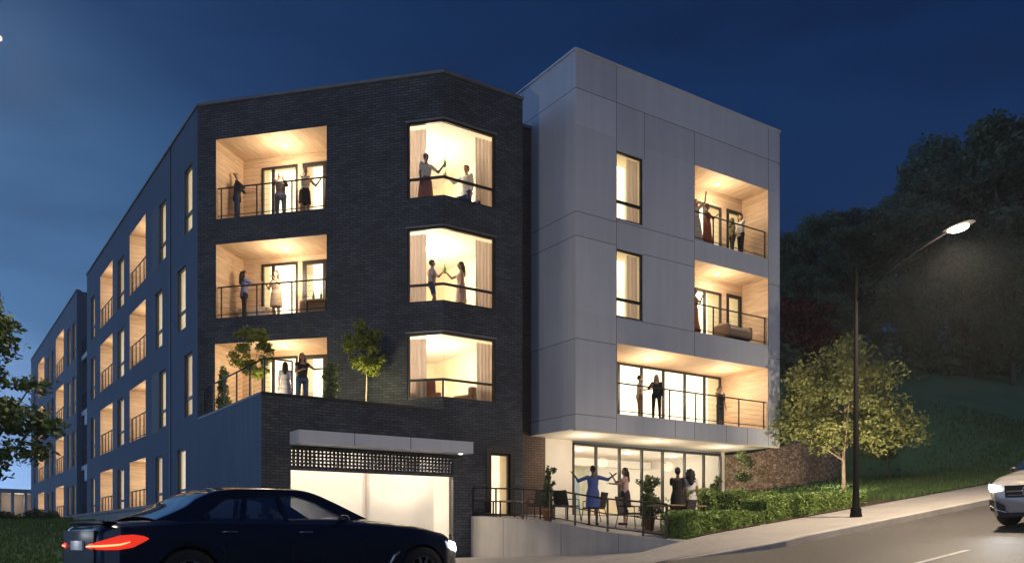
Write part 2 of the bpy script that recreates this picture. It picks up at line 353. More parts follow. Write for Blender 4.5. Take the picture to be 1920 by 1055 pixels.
# driveway apron
g = MB(); rows = []
for y in [13.2 + .4 * i for i in range(24)]:
    yy = min(y, 22.34); xr = 13.84 + (15.0 - 13.84) * clamp((22.36 - yy) / 7.86) + .02
    rows.append([(6.4 + (xr - 6.4) * k / 16, yy, max(drive_h(6.4 + (xr - 6.4) * k / 16, yy), walk_h(6.4 + (xr - 6.4) * k / 16, yy) * (1 if 6.4 + (xr - 6.4) * k / 16 > 12.2 and yy < 14.75 else 0) - (0 if 6.4 + (xr - 6.4) * k / 16 > 12.2 and yy < 14.75 else 9)) + .0) for k in range(17)])
rows[-1] = [(p[0], 23.5, -.66) for p in rows[-1]]
g.grid(rows); tag(g.build('driveway', M['pave']), kind='structure')
# terrace paving
g = MB()
def wallx(y): return 13.84 + (15.0 - 13.84) * clamp((22.36 - y) / 7.86)
rows = [[(wallx(y) + .15 + (26.3 - wallx(y) - .15) * k / 10, y, terr_h(y)) for k in range(11)] for y in [14.5 + .5 * i for i in range(19)]]
g.grid(rows); tag(g.build('terrace_paving', M['pave']), kind='structure')
# planting bed between terrace and sidewalk
g = MB(); rows = []
for y in (14.76, 15.4, 16.2, 17.0): rows.append([(15.6 + (33 - 15.6) * k / 24, y, max(walk_h(15.6 + (33 - 15.6) * k / 24, 15), terr_h(y)) + .02) for k in range(25)])
g.grid(rows); tag(g.build('planting_bed', M['soil']), kind='structure')
# centre line dashes
for xa in (12.2 - 9, 12.2, 12.2 + 9, 12.2 + 18, 12.2 + 27, 12.2 + 36):
    g = MB()
    for k in range(6):
        x0 = xa + k * .5; x1 = x0 + .5
        g.face([(x0, 7.94, road_h(x0) + .006), (x1, 7.94, road_h(x1) + .006), (x1, 8.06, road_h(x1) + .006), (x0, 8.06, road_h(x0) + .006)])
    tag(g.build('lane_marking', M['paint']), kind='structure')

# ------------------------------------------------------------------ wall builder
def wall(a, b, z0, z1, ops, mb, depth=.14, thick=.28, vjoints=(), hjoints=(), noskip=True, u_off=0, tintcells=False):
    """outer face on the right-hand side of a->b looking along; inward normal computed to the left"""
    a = Vector((*a, 0)); b = Vector((*b, 0)); e = (b - a); L = e.length; e.normalize(); n = Vector((-e.y, e.x, 0))
    us = sorted({0, L, *[o[0] for o in ops], *[o[1] for o in ops], *vjoints}); zs = sorted({z0, z1, *[o[2] for o in ops], *[o[3] for o in ops], *hjoints})
    us = [u for u in us if 0 <= u <= L]; zs = [z for z in zs if z0 <= z <= z1]
    P = lambda u, z, d=0: tuple(a + e * u + n * d + Vector((0, 0, z)))
    tints = {}
    for u0, u1 in zip(us, us[1:]):
        for q0, q1 in zip(zs, zs[1:]):
            um, zm = (u0 + u1) / 2, (q0 + q1) / 2
            if any(o[0] < um < o[1] and o[2] < zm < o[3] for o in ops): continue
            key = (sum(um > v for v in vjoints), sum(zm > h for h in hjoints))
            t = tints.setdefault(key, random.random()) if tintcells else .5
            mb.face([P(u0, q0), P(u1, q0), P(u1, q1), P(u0, q1)], 0, [(u_off + u0, q0), (u_off + u1, q0), (u_off + u1, q1), (u_off + u0, q1)], t)
    for o in ops:
        u0, u1, q0, q1 = o[:4]; sk = o[4] if len(o) > 4 else ''
        d = depth
        if 'b' not in sk: mb.face([P(u0, q0), P(u0, q0, d), P(u1, q0, d), P(u1, q0)], 0, [(u0, 0), (u0, d), (u1, d), (u1, 0)], .5)
        if 't' not in sk: mb.face([P(u0, q1), P(u1, q1), P(u1, q1, d), P(u0, q1, d)], 0, [(u0, 0), (u1, 0), (u1, d), (u0, d)], .5)
        if 'l' not in sk: mb.face([P(u0, q0), P(u0, q1), P(u0, q1, d), P(u0, q0, d)], 0, [(0, q0), (0, q1), (d, q1), (d, q0)], .5)
        if 'r' not in sk: mb.face([P(u1, q0), P(u1, q0, d), P(u1, q1, d), P(u1, q1)], 0, [(0, q0), (d, q0), (d, q1), (0, q1)], .5)
    return a, e, n, L
def Fr(a, b):
    a = Vector((*a, 0)); b = Vector((*b, 0)); e = (b - a).normalized(); n = Vector((-e.y, e.x, 0))
    return lambda u, d, z: tuple(a + e * u + n * d + Vector((0, 0, z)))

def window(parent, F, u0, u1, z0, z1, d=.06, transom=.3, fw=.07, style='lit', curtain=None, mull=(), back=.45, litmat=None):
    """window = frame mesh (part) with pane, curtain and blind sub-parts"""
    m = MB()
    for (x0, x1, q0, q1) in ((u0, u0 + fw, z0, z1), (u1 - fw, u1, z0, z1), (u0 + fw, u1 - fw, z0, z0 + fw), (u0 + fw, u1 - fw, z1 - fw, z1)):
        m.box(x0 + .002, x1 - .002, d, d + .07, q0 + .002, q1 - .002, F=F)
    if transom:
        zt = z0 + (z1 - z0) * transom; m.box(u0 + fw, u1 - fw, d + .003, d + .066, zt - .045, zt + .045, F=F)
    for u in mull: m.box(u - .035, u + .035, d + .005, d + .063, z0 + fw, z1 - fw, F=F)
    w = m.build('window', M['frame'], parent)
    p = MB(); p.face([F(u0 + fw, d + .04, z0 + fw), F(u1 - fw, d + .04, z0 + fw), F(u1 - fw, d + .04, z1 - fw), F(u0 + fw, d + .04, z1 - fw)]); p.build('pane', M['glass'], w)
    if style == 'lit':
        q = MB(); q.box(u0 - .05, u1 + .05, back, back + .03, z0 - .05, z1 + .05, F=F); q.build('blind', litmat or M['litwhite'], w)
        r = MB(); D0, D1 = .15, back
        r.face([F(u0, D0, z0), F(u0, D0, z1), F(u0, D1, z1), F(u0, D1, z0)]); r.face([F(u1, D0, z0), F(u1, D0, z1), F(u1, D1, z1), F(u1, D1, z0)])
        r.face([F(u0, D0, z1), F(u1, D0, z1), F(u1, D1, z1), F(u0, D1, z1)]); r.face([F(u0, D0, z0), F(u1, D0, z0), F(u1, D1, z0), F(u0, D1, z0)]); r.build('reveal', M['cream'], w)
    if curtain:
        for c0, c1 in curtain: drape(c0, c1, z0 + .03, z1 - .03, d + .2, F).build('curtain', M['curtain'], w)
    return w
def drape(u0, u1, z0, z1, d, F, amp=.035, pitch=.16):
    m = MB(); n = max(6, int((u1 - u0) / .02)); ph = random.random() * 6
    rows = []
    for z, k in ((z0, 1.15), ((z0 + z1) / 2, 1.), (z1, .8)):
        rows.append([F(u0 + (u1 - u0) * i / n, d + amp * k * math.sin(2 * math.pi * (u1 - u0) * i / n / pitch + ph + .4 * math.sin(i * .37)), z) for i in range(n + 1)])
    m.grid(rows); return m
LIGHTS = []
def lamp_light(name, loc, W, col=(1, .78, .5), r=.1, typ='POINT', rot=None, spot=None, parent=None):
    l = bpy.data.lights.new(name, typ); l.energy = W; l.color = col
    if typ != 'SUN': l.shadow_soft_size = r
    if spot: l.spot_size = R(spot); l.spot_blend = .9
    o = bpy.data.objects.new(name, l); C.objects.link(o); o.location = loc
    if rot: o.rotation_euler = rot
    return o
def railing(parent, pts, h, posts, rails=(1., .12), name='railing', r=.018, wires=0, zs=None):
    m = MB(); pts = [Vector(p) for p in pts]
    for f in rails:
        for a, b in zip(pts, pts[1:]): 
            m.tube([a + Vector((0, 0, h * f)), b + Vector((0, 0, h * f))], r * (1.35 if f == 1. else .8), 6)
    for k in range(wires):
        f = (k + 1) / (wires + 1)
        for a, b in zip(pts, pts[1:]): m.tube([a + Vector((0, 0, h * f)), b + Vector((0, 0, h * f))], .003, 4)
    Ls = [0]
    for a, b in zip(pts, pts[1:]): Ls.append(Ls[-1] + (b - a).length)
    for s in posts:
        s *= Ls[-1]
        for i in range(len(pts) - 1):
            if s <= Ls[i + 1] + 1e-6:
                p = pts[i].lerp(pts[i + 1], (s - Ls[i]) / (Ls[i + 1] - Ls[i])); break
        m.box(p.x - r, p.x + r, p.y - r, p.y + r, p.z, p.z + h - .005)
    return m.build(name, M['rail'], parent)
def downlight(parent, p, r=.07, on=True):
    m = MB(); m.lathe([(r, -.012), (r * .8, -.014)], p, 14); return m.build('ceiling_light', M['lamp'], parent)

def balcony(parent, a, b, u0, u1, z0, z1, D, doors, W=42, rail_h=1.0, posts=(0.03, .35, .68, .97), litmat=None, rail=True, lightpos=.5, light_d=.75, wires=5):
    """doors: list of (u0,u1,z0,z1,kind,mullions) on the back wall"""
    F = Fr(a, b); m = MB(); sk = .02
    # lining: floor, ceiling, sides, back with openings
    m.face([F(u0, .0, z0), F(u1, .0, z0), F(u1, D, z0), F(u0, D, z0)], 1, [(u0, 0), (u1, 0), (u1, D), (u0, D)])
    m.face([F(u0, .0, z1), F(u1, .0, z1), F(u1, D, z1), F(u0, D, z1)], 0, [(0, u0), (0, u1), (D, u1), (D, u0)])
    for u in (u0, u1): m.face([F(u, 0, z0), F(u, 0, z1), F(u, D, z1), F(u, D, z0)], 0, [(0, z0), (0, z1), (D, z1), (D, z0)])
    us = sorted({u0, u1, *[q for d in doors for q in d[:2]]}); zs = sorted({z0, z1, *[q for d in doors for q in d[2:4]]})
    for x0, x1 in zip(us, us[1:]):
        for q0, q1 in zip(zs, zs[1:]):
            if any(d[0] < (x0 + x1) / 2 < d[1] and d[2] < (q0 + q1) / 2 < d[3] for d in doors): continue
            m.face([F(x0, D, q0), F(x1, D, q0), F(x1, D, q1), F(x0, D, q1)], 0, [(x0, q0), (x1, q0), (x1, q1), (x0, q1)])
    o = m.build('balcony', [M['wood'], M['floorwood']], parent)
    for d in doors:
        kind = d[4]; fw = .12 if kind == 'door' else .07
        f = MB()
        for (x0, x1, q0, q1) in ((d[0], d[0] + fw, d[2], d[3]), (d[1] - fw, d[1], d[2], d[3]), (d[0] + fw, d[1] - fw, d[2], d[2] + fw), (d[0] + fw, d[1] - fw, d[3] - fw, d[3])):
            f.box(x0, x1, D - .03, D + .05, q0, q1, F=F)
        for u in d[5]: f.box(u - .045, u + .045, D - .026, D + .046, d[2] + fw, d[3] - fw, F=F)
        if kind == 'door':
            f.tube([F(d[0] + .06, D - .06, d[2] + .98), F(d[0] + .19, D - .06, d[2] + .98)], .012, 6)
        f.build('glazed_door' if kind == 'door' else 'window', M['frame'], o)
        p = MB(); p.face([F(d[0] + fw, D + .01, d[2] + fw), F(d[1] - fw, D + .01, d[2] + fw), F(d[1] - fw, D + .01, d[3] - fw), F(d[0] + fw, D + .01, d[3] - fw)]); p.build('pane', M['glass'], o)
        # the lit room seen through the glass: curtain and bright back wall
        q = MB(); B = D + .8
        q.face([F(d[0] - .15, B, d[2]), F(d[1] + .15, B, d[2]), F(d[1] + .15, B, d[3] + .2), F(d[0] - .15, B, d[3] + .2)], 0)
        q.build('lit_room', litmat or M['lit'], o)
        q = MB()
        q.face([F(d[0] - .15, D + .04, d[2]), F(d[1] + .15, D + .04, d[2]), F(d[1] + .15, B, d[2]), F(d[0] - .15, B, d[2])], 1)
        q.face([F(d[0] - .15, D + .04, d[3] + .2), F(d[1] + .15, D + .04, d[3] + .2), F(d[1] + .15, B, d[3] + .2), F(d[0] - .15, B, d[3] + .2)], 0)
        for u in (d[0] - .15, d[1] + .15): q.face([F(u, D + .04, d[2]), F(u, D + .04, d[3] + .2), F(u, B, d[3] + .2), F(u, B, d[2])], 0)
        q.box(d[0] + .1, d[1] - .1, D + .45, D + .7, d[2] + .002, d[2] + .42, 2, F=F)
        q.build('room_lining', [M['cream'], M['floorwood'], M['brownfab']], o)
    uc = u0 + (u1 - u0) * lightpos
    downlight(o, F(uc, D * light_d * .8, z1))
    if W: lamp_light('balcony_lamp', F(uc, D * .5, z1 - .8), W * 2.3, (1, .81, .56), .45)
    if rail:
        railing(o, [F(u0 + .01, .10, z0), F(u1 - .01, .10, z0)], rail_h, posts, wires=wires)
    return o

H = 13.727
A0 = (7.43, 28.595); B0 = (12.91, 22.36); CL = math.hypot(B0[0] - A0[0], B0[1] - A0[1])
# ------------------------------------------------------------------ dark brick block
bld = empty('apartment_building', (7.43, 22.36, -.9), label='dark brick four storey apartment block with chamfered corner, wrap-around windows and garage', cat='apartment building')
bld.location = (0, 0, 0)
LX = 7.43
def LY(y): return 50.44 - y     # u along long facade running from the far end to the corner
fa, fb = (LX, 50.44), (LX, 22.36)
FL = Fr(fa, fb)
ROWS = [(10.06, 12.22), (6.97, 9.10), (3.95, 6.05), (.95, 2.95)]
BROWS = [(10.1, 12.65), (7.0, 9.3), (3.93, 6.12), (.86, 3.08)]
wins = []; bals = []
for k, (q0, q1) in enumerate(ROWS):
    odd = k % 2 == 0
    wins.append((29.25, 30.3, q0, q1) if odd else (30.1, 31.25, q0, q1))
    wins.append((32.9, 33.95, q0, q1) if odd else (33.45, 34.6, q0, q1))
    wins.append((40.55, 42.0, q0, q1)); wins.append((48.0, 49.2, q0, q1))
    bals.append((36.23, 39.3, *BROWS[k])); bals.append((43.2, 46.4, *BROWS[k]))
ops = [(LY(w[1]), LY(w[0]), w[2], w[3]) for w in wins]
bops = [(LY(w[1]), LY(w[0]), w[2], w[3]) for w in bals]
# the main plane stops at the chamfer above the podium
m = MB(); uC = LY(28.595)
wall(fa, (LX, 28.595), -1.2, H, [(*o, 'lrtb') if o in bops else o for o in ops + bops], m, depth=.15)
wall((LX, 28.595), fb, -1.2, 3.75, [], m, u_off=uC)
m.build('side_wall', M['navy'], bld)
for k, o in enumerate(ops):
    window(bld, FL, *o, transom=.3, back=.5, litmat=random.choice([M['litwhite'], M['litdim'], M['litwhite']]))
# recessed panels beside the upper odd windows and the vertical movement joint
M['darkpanel'] = mat('dark_panel', (.05, .055, .07), .6)
for q0, q1 in (ROWS[0], ROWS[2]):
    m = MB(); m.box(LY(35.1), LY(34.0), -.004, .02, q0 - .1, q1 + .1, F=FL); m.build('facade_panel', M['darkpanel'], bld)
for q0, q1 in ROWS: m = MB(); m.box(LY(42.95), LY(42.1), -.004, .02, q0 - .05, q1 + .05, F=FL); m.build('facade_panel', M['darkpanel'], bld)
m = MB(); m.box(LY(32.22), LY(32.14), -.03, .02, -1., H - .02, F=FL); m.build('wall_joint', M['frame'], bld)
for k, o in enumerate(bops):
    D = 1.5; u0, u1 = o[0], o[1]
    balcony(bld, fa, fb, u0, u1, o[2], o[3], D, [(u0 + .3, u0 + 1.5, o[2], o[2] + 2.0, 'window', [u0 + .9]), (u0 + 1.9, u0 + 2.8, o[2], o[2] + 2.0, 'door', [])], W=32, posts=(.02, .25, .5, .75, .98), wires=3)

# brick face: chamfer, and front with the podium
T = [(.67, 4.51, 10.07, 12.6, 'lrtb'), (.67, 4.51, 6.92, 9.26, 'lrtb'), (.63, 4.52, 3.75, 6.1, 'lrtb'),
     (7.14, CL, 10.07, 12.37, 'r'), (7.14, CL, 6.95, 9.2, 'r'), (7.14, CL, 4.08, 6.05, 'r')]
m = MB()
wall(A0, B0, 3.75, H, [(o[0], o[1], o[2], o[3], o[4]) for o in T], m, depth=.10)
FOX = lambda x: x - 7.43
Ffr = Fr((7.43, 22.36), (15.77, 22.36))
fo = [(FOX(8.22), FOX(13.24), -1.2, 2.35), (FOX(14.6), FOX(15.27), .55, 2.51)]
wall((7.43, 22.36), (12.91, 22.36), -1.2, 3.75, [(FOX(8.22), CL if False else FOX(12.91), -1.2, 2.35, 'rb')], m, depth=.25, u_off=3)
wall((12.91, 22.36), (15.77, 22.36), -1.2, H, [(0, .33, -1.2, 2.35, 'lb'), (1.66, 2.39, .6, 2.55), (0, 1.84, 10.07, 12.37, 'l'), (0, 1.84, 6.95, 9.2, 'l'), (0, 1.84, 4.08, 6.05, 'l')], m, depth=.10, u_off=3 + 5.48)
wall((15.77, 22.36), (15.77, 23.2), -1.2, H, [], m)
m.face([(15.77, 23.2, 13.3), (15.77, 34, 13.3), (15.77, 34, H), (15.77, 23.2, H)])
m.build('brick_wall', M['brick'], bld)
m = MB(); wall((15.77, 23.2), (17.3, 23.2), -.2, 13.38, [], m); m.build('link_wall', M['brickwarm'], bld)
# podium parapet and terrace slab
m = MB()
m.face([(7.43, 28.595, 3.68), (7.43, 22.36, 3.68), (12.91, 22.36, 3.68)])
m.build('terrace_slab', M['concrete'], bld)
m = MB(); m.box(7.415, 7.62, 22.345, 28.5, 3.70, 3.77); m.box(7.62, 12.2, 22.345, 22.56, 3.70, 3.767); m.build('parapet_coping', M['frame'], bld)
# roof, back walls, coping
m = MB()
poly = [(7.43, 50.44), (7.43, 28.595), (12.91, 22.36), (15.77, 22.36), (15.77, 34), (24, 34), (24, 50.44)]
m.face([(x + .0, y, H - .25) for x, y in poly]); m.build('roof', M['roof'], bld)
m = MB(); m.face([(24, 50.44, -1), (7.43, 50.44, -1), (7.43, 50.44, H), (24, 50.44, H)]); m.face([(24, 34, -1), (24, 50.44, -1), (24, 50.44, H), (24, 34, H)])
m.build('rear_wall', M['navy'], bld)
m = MB()
def coping(m, pts, z, w=.22, over=.05, h=.09):
    for a, b in zip(pts, pts[1:]):
        F = Fr(a, b); L = math.hypot(b[0] - a[0], b[1] - a[1]); m.box(-over * .4, L + over * .4, -over, w, z, z + h, F=F, t=.5)
coping(m, [(7.43, 50.44), (7.43, 28.595)], H); coping(m, [(7.43, 28.595), (12.91, 22.36)], H + .002); coping(m, [(12.91, 22.36), (15.77, 22.36)], H + .001)
coping(m, [(15.77, 23.2), (17.3, 23.2)], 13.38)
m.build('roof_coping', M['coping'], bld)

# chamfer balconies
Fc = Fr(A0, B0)
for k, (o, dz) in enumerate(zip(T[:3], (2.2, 2.13, 2.25))):
    z0 = o[2] if k < 2 else 3.69
    balcony(bld, A0, B0, o[0], o[1], z0, o[3], 1.6,
            [(1.36, 2.68, z0, z0 + dz, 'window', [1.78]), (2.86, 3.72, z0, z0 + dz, 'door', [])], W=55, rail=(k < 2), posts=(.03, .36, .68, .98))
# wrap-around corner windows with a room behind
def bay_window(k, z0, z1, tr, low):
    m = MB(); Fa = Fr(A0, B0); Fb = Fr(B0, (15.77, 22.36)); fw = .06
    for F, u0, u1, last in ((Fa, 7.14, CL, 0), (Fb, 0, 1.84, 1)):
        m.box(u0 + .0, u1 + .0, .03, .12, z0, z0 + fw, F=F, t=.5); m.box(u0, u1, .03, .12, z1 - fw, z1, F=F, t=.5)
        m.box(u0, u1, .045, .105, tr - .035, tr + .035, F=F, t=.5)
        if last: m.box(u1 - fw, u1, .033, .117, z0 + fw, z1 - fw, F=F)
        else: m.box(u0, u0 + fw, .033, .117, z0 + fw, z1 - fw, F=F)
    if k == 2: m.tube([Fb(.02, .08, z0), Fb(.02, .08, tr)], .03, 6)
    w = m.build('corner_window', M['frame'], bld)
    m = MB()
    for F, u0, u1 in ((Fa, 7.14 + fw, CL), (Fb, 0, 1.84 - fw)): m.face([F(u0, .07, z0 + fw), F(u1, .07, z0 + fw), F(u1, .07, z1 - fw), F(u0, .07, z1 - fw)])
    m.build('pane', M['glass'], w)
    # outer trim, proud of the brick
    m = MB()
    m.box(7.10, CL, -.035, .02, z1, z1 + .05, F=Fa); m.box(0, 1.88, -.035, .02, z1 + .001, z1 + .051, F=Fb)
    m.build('window_trim', M['coping'], w)
    drape(7.02, 7.66, z0 - .2, z1 - .1, .28, Fa, pitch=.15).build('curtain', M['curtain'], w)
    drape(1.30, 1.93, z0 - .2, z1 - .1, .28, Fb, pitch=.13).build('curtain', M['curtain'], w)
    # room behind
    zc = z1 + .15; zf = low
    P = [Vector((*Fa(7.05, .13, 0)[:2], 0)), Vector((*Fa(CL, .13, 0)[:2], 0)), Vector((*Fb(1.95, .13, 0)[:2], 0))]
    Q = [P[0] + Vector((2.1, 3.6, 0)), Vector((15.3, 22.49, 0)), Vector((15.3, 27.2, 0)), Vector((12.6, 27.2, 0)), Vector((11.9, 24.2, 0))]
    poly = [P[0], P[1], P[2], Vector((15.45, 22.49, 0)), Vector((15.45, 27.4, 0)), Vector((12.4, 27.4, 0)), Vector((11.75, 24.6, 0))]
    r = MB()
    r.face([(p.x, p.y, zf) for p in poly], 1); r.face([(p.x, p.y, zc) for p in poly], 2)
    for a, b in zip(poly[2:], poly[3:] + poly[:1]):
        r.face([(a.x, a.y, zf), (b.x, b.y, zf), (b.x, b.y, zc), (a.x, a.y, zc)])
    for F, u0, u1 in ((Fa, 7.05, CL), (Fb, 0, 1.95)):     # upstand under the sill and head above
        r.face([F(u0, .13, zf), F(u1, .13, zf), F(u1, .13, z0), F(u0, .13, z0)]); r.face([F(u0, .13, z1), F(u1, .13, z1), F(u1, .13, zc), F(u0, .13, zc)])
    # timber accent panel on the rear wall
    r.box(13.2, 14.6, 27.3, 27.36, zf, zf + 1.6, 3)
    r.build('room', [M['cream'], M['floorwood'], M['white'], M['wood']], w)
    m = MB(); m.lathe([(.2, 0), (.19, -.06), (.02, -.07)], (13.6, 24.9, zc), 16); m.build('ceiling_light', M['lamp'], w)
    lamp_light('room_lamp', (13.7, 24.7, zc - .85), 270, (1, .86, .62), .5)
bay_window(0, 10.07, 12.37, 10.68, 9.75); bay_window(1, 6.95, 9.2, 7.5, 6.68); bay_window(2, 4.08, 6.05, 4.66, 3.78)

# narrow ground-floor window
window(bld, Ffr, FOX(14.57), FOX(15.30), .6, 2.55, d=.05, transom=0, back=.6, litmat=M['litdim'])
m = MB(); m.box(FOX(14.40), FOX(14.57), -.03, .05, .4, 2.72, F=Ffr); m.box(FOX(15.30), FOX(15.47), -.03, .05, .4, 2.72, F=Ffr); m.box(FOX(14.57), FOX(15.30), -.03, .05, 2.55, 2.72, F=Ffr); m.box(FOX(14.57), FOX(15.3), -.03, .05, .4, .6, F=Ffr)
m.build('window_surround', M['frame'], bld)

# canopy
m = MB(); m.box(8.19, 13.52, 21.68, 22.355, 2.42, 2.76, t=.5)
cn = m.build('canopy', M['panel'], bld)
m = MB()
for x in (9.75, 11.45): m.box(x - .012, x + .012, 21.674, 21.68, 2.42, 2.76)
m.build('canopy_joint', M['joint'], cn)
downlight(cn, (13.25, 21.95, 2.418), .06)
# perforated brick screen
m = MB(); n = 44
for i in range(n + 1):
    x = 8.22 + (13.24 - 8.22) * i / n
    m.box(x - .031, x + .031, 22.40, 22.49, 1.86, 2.35, t=random.random())
for k in range(6): m.box(8.22, 13.24, 22.415, 22.475, 1.835 + k * .094, 1.883 + k * .094)
m.box(8.22, 13.24, 22.38, 22.52, 1.76, 1.86); m.build('brick_screen', M['brick'], bld)
# garage interior
g = MB(); gx0, gx1, gy1 = 8.22, 13.24, 23.55
g.face([(gx0, gy1, -.66), (gx1, gy1, -.66), (gx1, gy1, 2.5), (gx0, gy1, 2.5)])
for x in (gx0, gx1): g.face([(x, 22.62, -.66), (x, gy1, -.66), (x, gy1, 2.5), (x, 22.62, 2.5)])
g.face([(gx0, 22.62, 2.5), (gx1, 22.62, 2.5), (gx1, gy1, 2.5), (gx0, gy1, 2.5)]); g.face([(gx0, 22.3, -.655), (gx1, 22.3, -.655), (gx1, gy1, -.655), (gx0, gy1, -.655)], 1)
g.box(10.93, 10.97, gy1 - .03, gy1 - .004, -.66, 2.5, 2)
gi = g.build('garage_bay', [M['white'], M['concrete'], M['curtain']], bld)
for x in (8.9, 9.8, 12.1):
    m = MB(); m.lathe([(.06, 0), (.06, -.1), (.045, -.11)], (x, 23.2, 2.5), 12); m.build('ceiling_light', M['lamp'], gi)
    lamp_light('garage_lamp', (x, 23.15, 2.1), 165, (1, .83, .62), .08)

# ------------------------------------------------------------------ pale panel block
wb = empty('apartment_building', label='pale panelled four storey block on the uphill side, cantilevered over a glazed lounge', cat='apartment building')
HW, ZB, XW, YW, XE = 14.87, 3.28, 16.646, 20.775, 26.28
SL = (XW + .0298 * 13.2, YW + 13.2)
m = MB(); Fw = Fr((XW, YW), (XE, YW)); WX = lambda x: x - XW
wo = [(WX(18.3), WX(19.45), 10.05, 12.22), (WX(18.3), WX(19.45), 6.95, 9.11)]
wbal = [(WX(21.81), WX(25.62), 10.08, 12.6), (WX(21.81), WX(25.62), 6.94, 9.38), (WX(18.33), WX(25.62), 3.87, 6.1)]
vj = [WX(18.3), WX(19.5), WX(21.81), WX(25.62)]; hj = [3.87, 6.1, 6.92, 9.2, 9.98, 12.6, 13.72]
wall((XW, YW), (XE, YW), ZB, HW, wo + [(*o, 'lrtb') for o in wbal], m, vjoints=vj, hjoints=hj, tintcells=True)
wall(SL, (XW, YW), ZB, HW, [], m, vjoints=[10.3], hjoints=[3.73, 6.05, 9.2, 9.94, 13.72], tintcells=True)
wall((XE, YW), (XE, YW + 13.2), ZB, HW, [], m, vjoints=[4, 8], hjoints=[6.05, 9.2, 13.7], tintcells=True)
wall((XE, YW + 13.2), SL, -.5, HW, [], m)
m.build('panel_wall', M['panel'], wb)
m = MB(); j = .011
def vjt(F, u, z0, z1): m.box(u - j, u + j, -.003, .004, z0, z1, F=F)
def hjt(F, u0, u1, z): m.box(u0, u1, -.0035, .004, z - j, z + j, F=F)
vjt(Fw, WX(18.3), ZB, HW); 
vjt(Fw, WX(19.5), 12.24, 13.72); vjt(Fw, WX(21.81), 6.1, 13.72)
vjt(Fw, WX(25.64), ZB, HW - .02)
for x in (20.9, 21.81, 23.4, 24.5): vjt(Fw, WX(x), ZB, 3.86)
hjt(Fw, 0, WX(XE), 13.72); hjt(Fw, 0, WX(18.3), 9.94); hjt(Fw, 0, WX(18.3), 9.2); hjt(Fw, WX(18.3), WX(21.8), 9.98); hjt(Fw, WX(19.46), WX(21.8), 9.13)
hjt(Fw, 0, WX(18.3), 6.05); hjt(Fw, WX(18.3), WX(21.8), 6.93); hjt(Fw, 0, WX(18.3), 3.73); hjt(Fw, WX(25.62), WX(XE), 6.5); hjt(Fw, WX(25.62), WX(XE), 9.2)
Fs = Fr(SL, (XW, YW)); LS = math.hypot(SL[0] - XW, SL[1] - YW)
for z in (13.72, 9.94, 9.2, 6.05, 3.73): hjt(Fs, 0, LS, z)
vjt(Fs, LS - 2.95, ZB, HW)
m.build('panel_joint', M['joint'], wb)
m = MB()
m.face([(XW, YW, ZB), (XW, 23.4, ZB), (XE, 23.4, ZB), (XE, YW, ZB)]); m.box(XW + .01, XE - .01, YW + .01, YW + .15, ZB - .05, ZB - .002); m.build('soffit', M['soffit'], wb)
m = MB(); m.face([(XW, YW, HW - .3), (XE, YW, HW - .3), (XE, YW + 13.2, HW - .3), (SL[0], SL[1], HW - .3)]); m.build('roof', M['roof'], wb)
m = MB(); coping(m, [SL, (XW, YW)], HW, h=.06); coping(m, [(XW, YW), (XE, YW)], HW + .001, h=.06); coping(m, [(XE, YW), (XE, YW + 13.2)], HW + .002, h=.06); m.build('roof_coping', M['panel'], wb)
for o in wo:
    window(wb, Fw, *o, d=.05, transom=.27, fw=.06, back=.9, curtain=[(o[1] - .52, o[1] - .04)], litmat=M['lit'])
bd = lambda z: [(WX(22.5), WX(24.46), z, z + 1.98, 'window', [WX(23.6)]), (WX(24.75), WX(25.55), z, z + 2.03, 'door', [])]
balcony(wb, (XW, YW), (XE, YW), *wbal[0][:4], 1.2, bd(wbal[0][2]), W=42, posts=(.01, .27, .985))
balcony(wb, (XW, YW), (XE, YW), *wbal[1][:4], 1.2, bd(wbal[1][2]), W=42, posts=(.01, .27, .985))
z = wbal[2][2]
balcony(wb, (XW, YW), (XE, YW), *wbal[2][:4], 2.2, [(WX(19.2), WX(25.55), z, z + 2.21, 'window', [WX(v) for v in (20.34, 21.43, 22.51, 23.61, 24.66)])], W=60, posts=(.005, .33, .5, .8, .985), lightpos=.35)
lamp_light('balcony_lamp', (24.4, YW + 1.0, 5.35), 95, (1, .81, .56), .45)
# ground floor lounge
m = MB(); Fg = Fr((16.8, 23.4), (26.2, 23.4)); wall((16.8, 23.4), (18.6, 23.4), .3, ZB, [], m); wall((16.9, 33.0), (16.8, 23.4), .0, ZB, [], m); m.build('ground_floor_wall', M['plaster'], wb); m = MB(); wall((26.05, 23.4), (26.25, 23.4), .3, ZB, [], m)
wall((26.25, 23.4), (26.25, 33), .3, ZB, [], m)
m.build('ground_floor_wall', M['plaster'], wb)
m = MB(); GX = [18.65, 19.68, 20.77, 21.85, 22.9, 24.05, 25.09, 26.03]; GB, GT = .74, 3.12
for x in GX: m.box(x - .04, x + .04, 23.38, 23.47, GB, GT)
m.box(18.65, 26.03, 23.37, 23.48, GT, GT + .09); m.box(18.65, 26.03, 23.37, 23.48, GB - .1, GB)
gz = m.build('glazed_wall', M['frame'], wb)
for a, b in zip(GX, GX[1:]):
    p = MB(); p.face([(a + .04, 23.43, GB), (b - .04, 23.43, GB), (b - .04, 23.43, GT), (a + .04, 23.43, GT)]); p.build('pane', M['glass'], gz)
m = MB(); m.face([(18.6, 23.5, 3.2), (26.2, 23.5, 3.2), (26.2, 32, 3.2), (18.6, 32, 3.2)]); m.face([(18.6, 23.5, .72), (26.2, 23.5, .72), (26.2, 32, .72), (18.6, 32, .72)], 1)
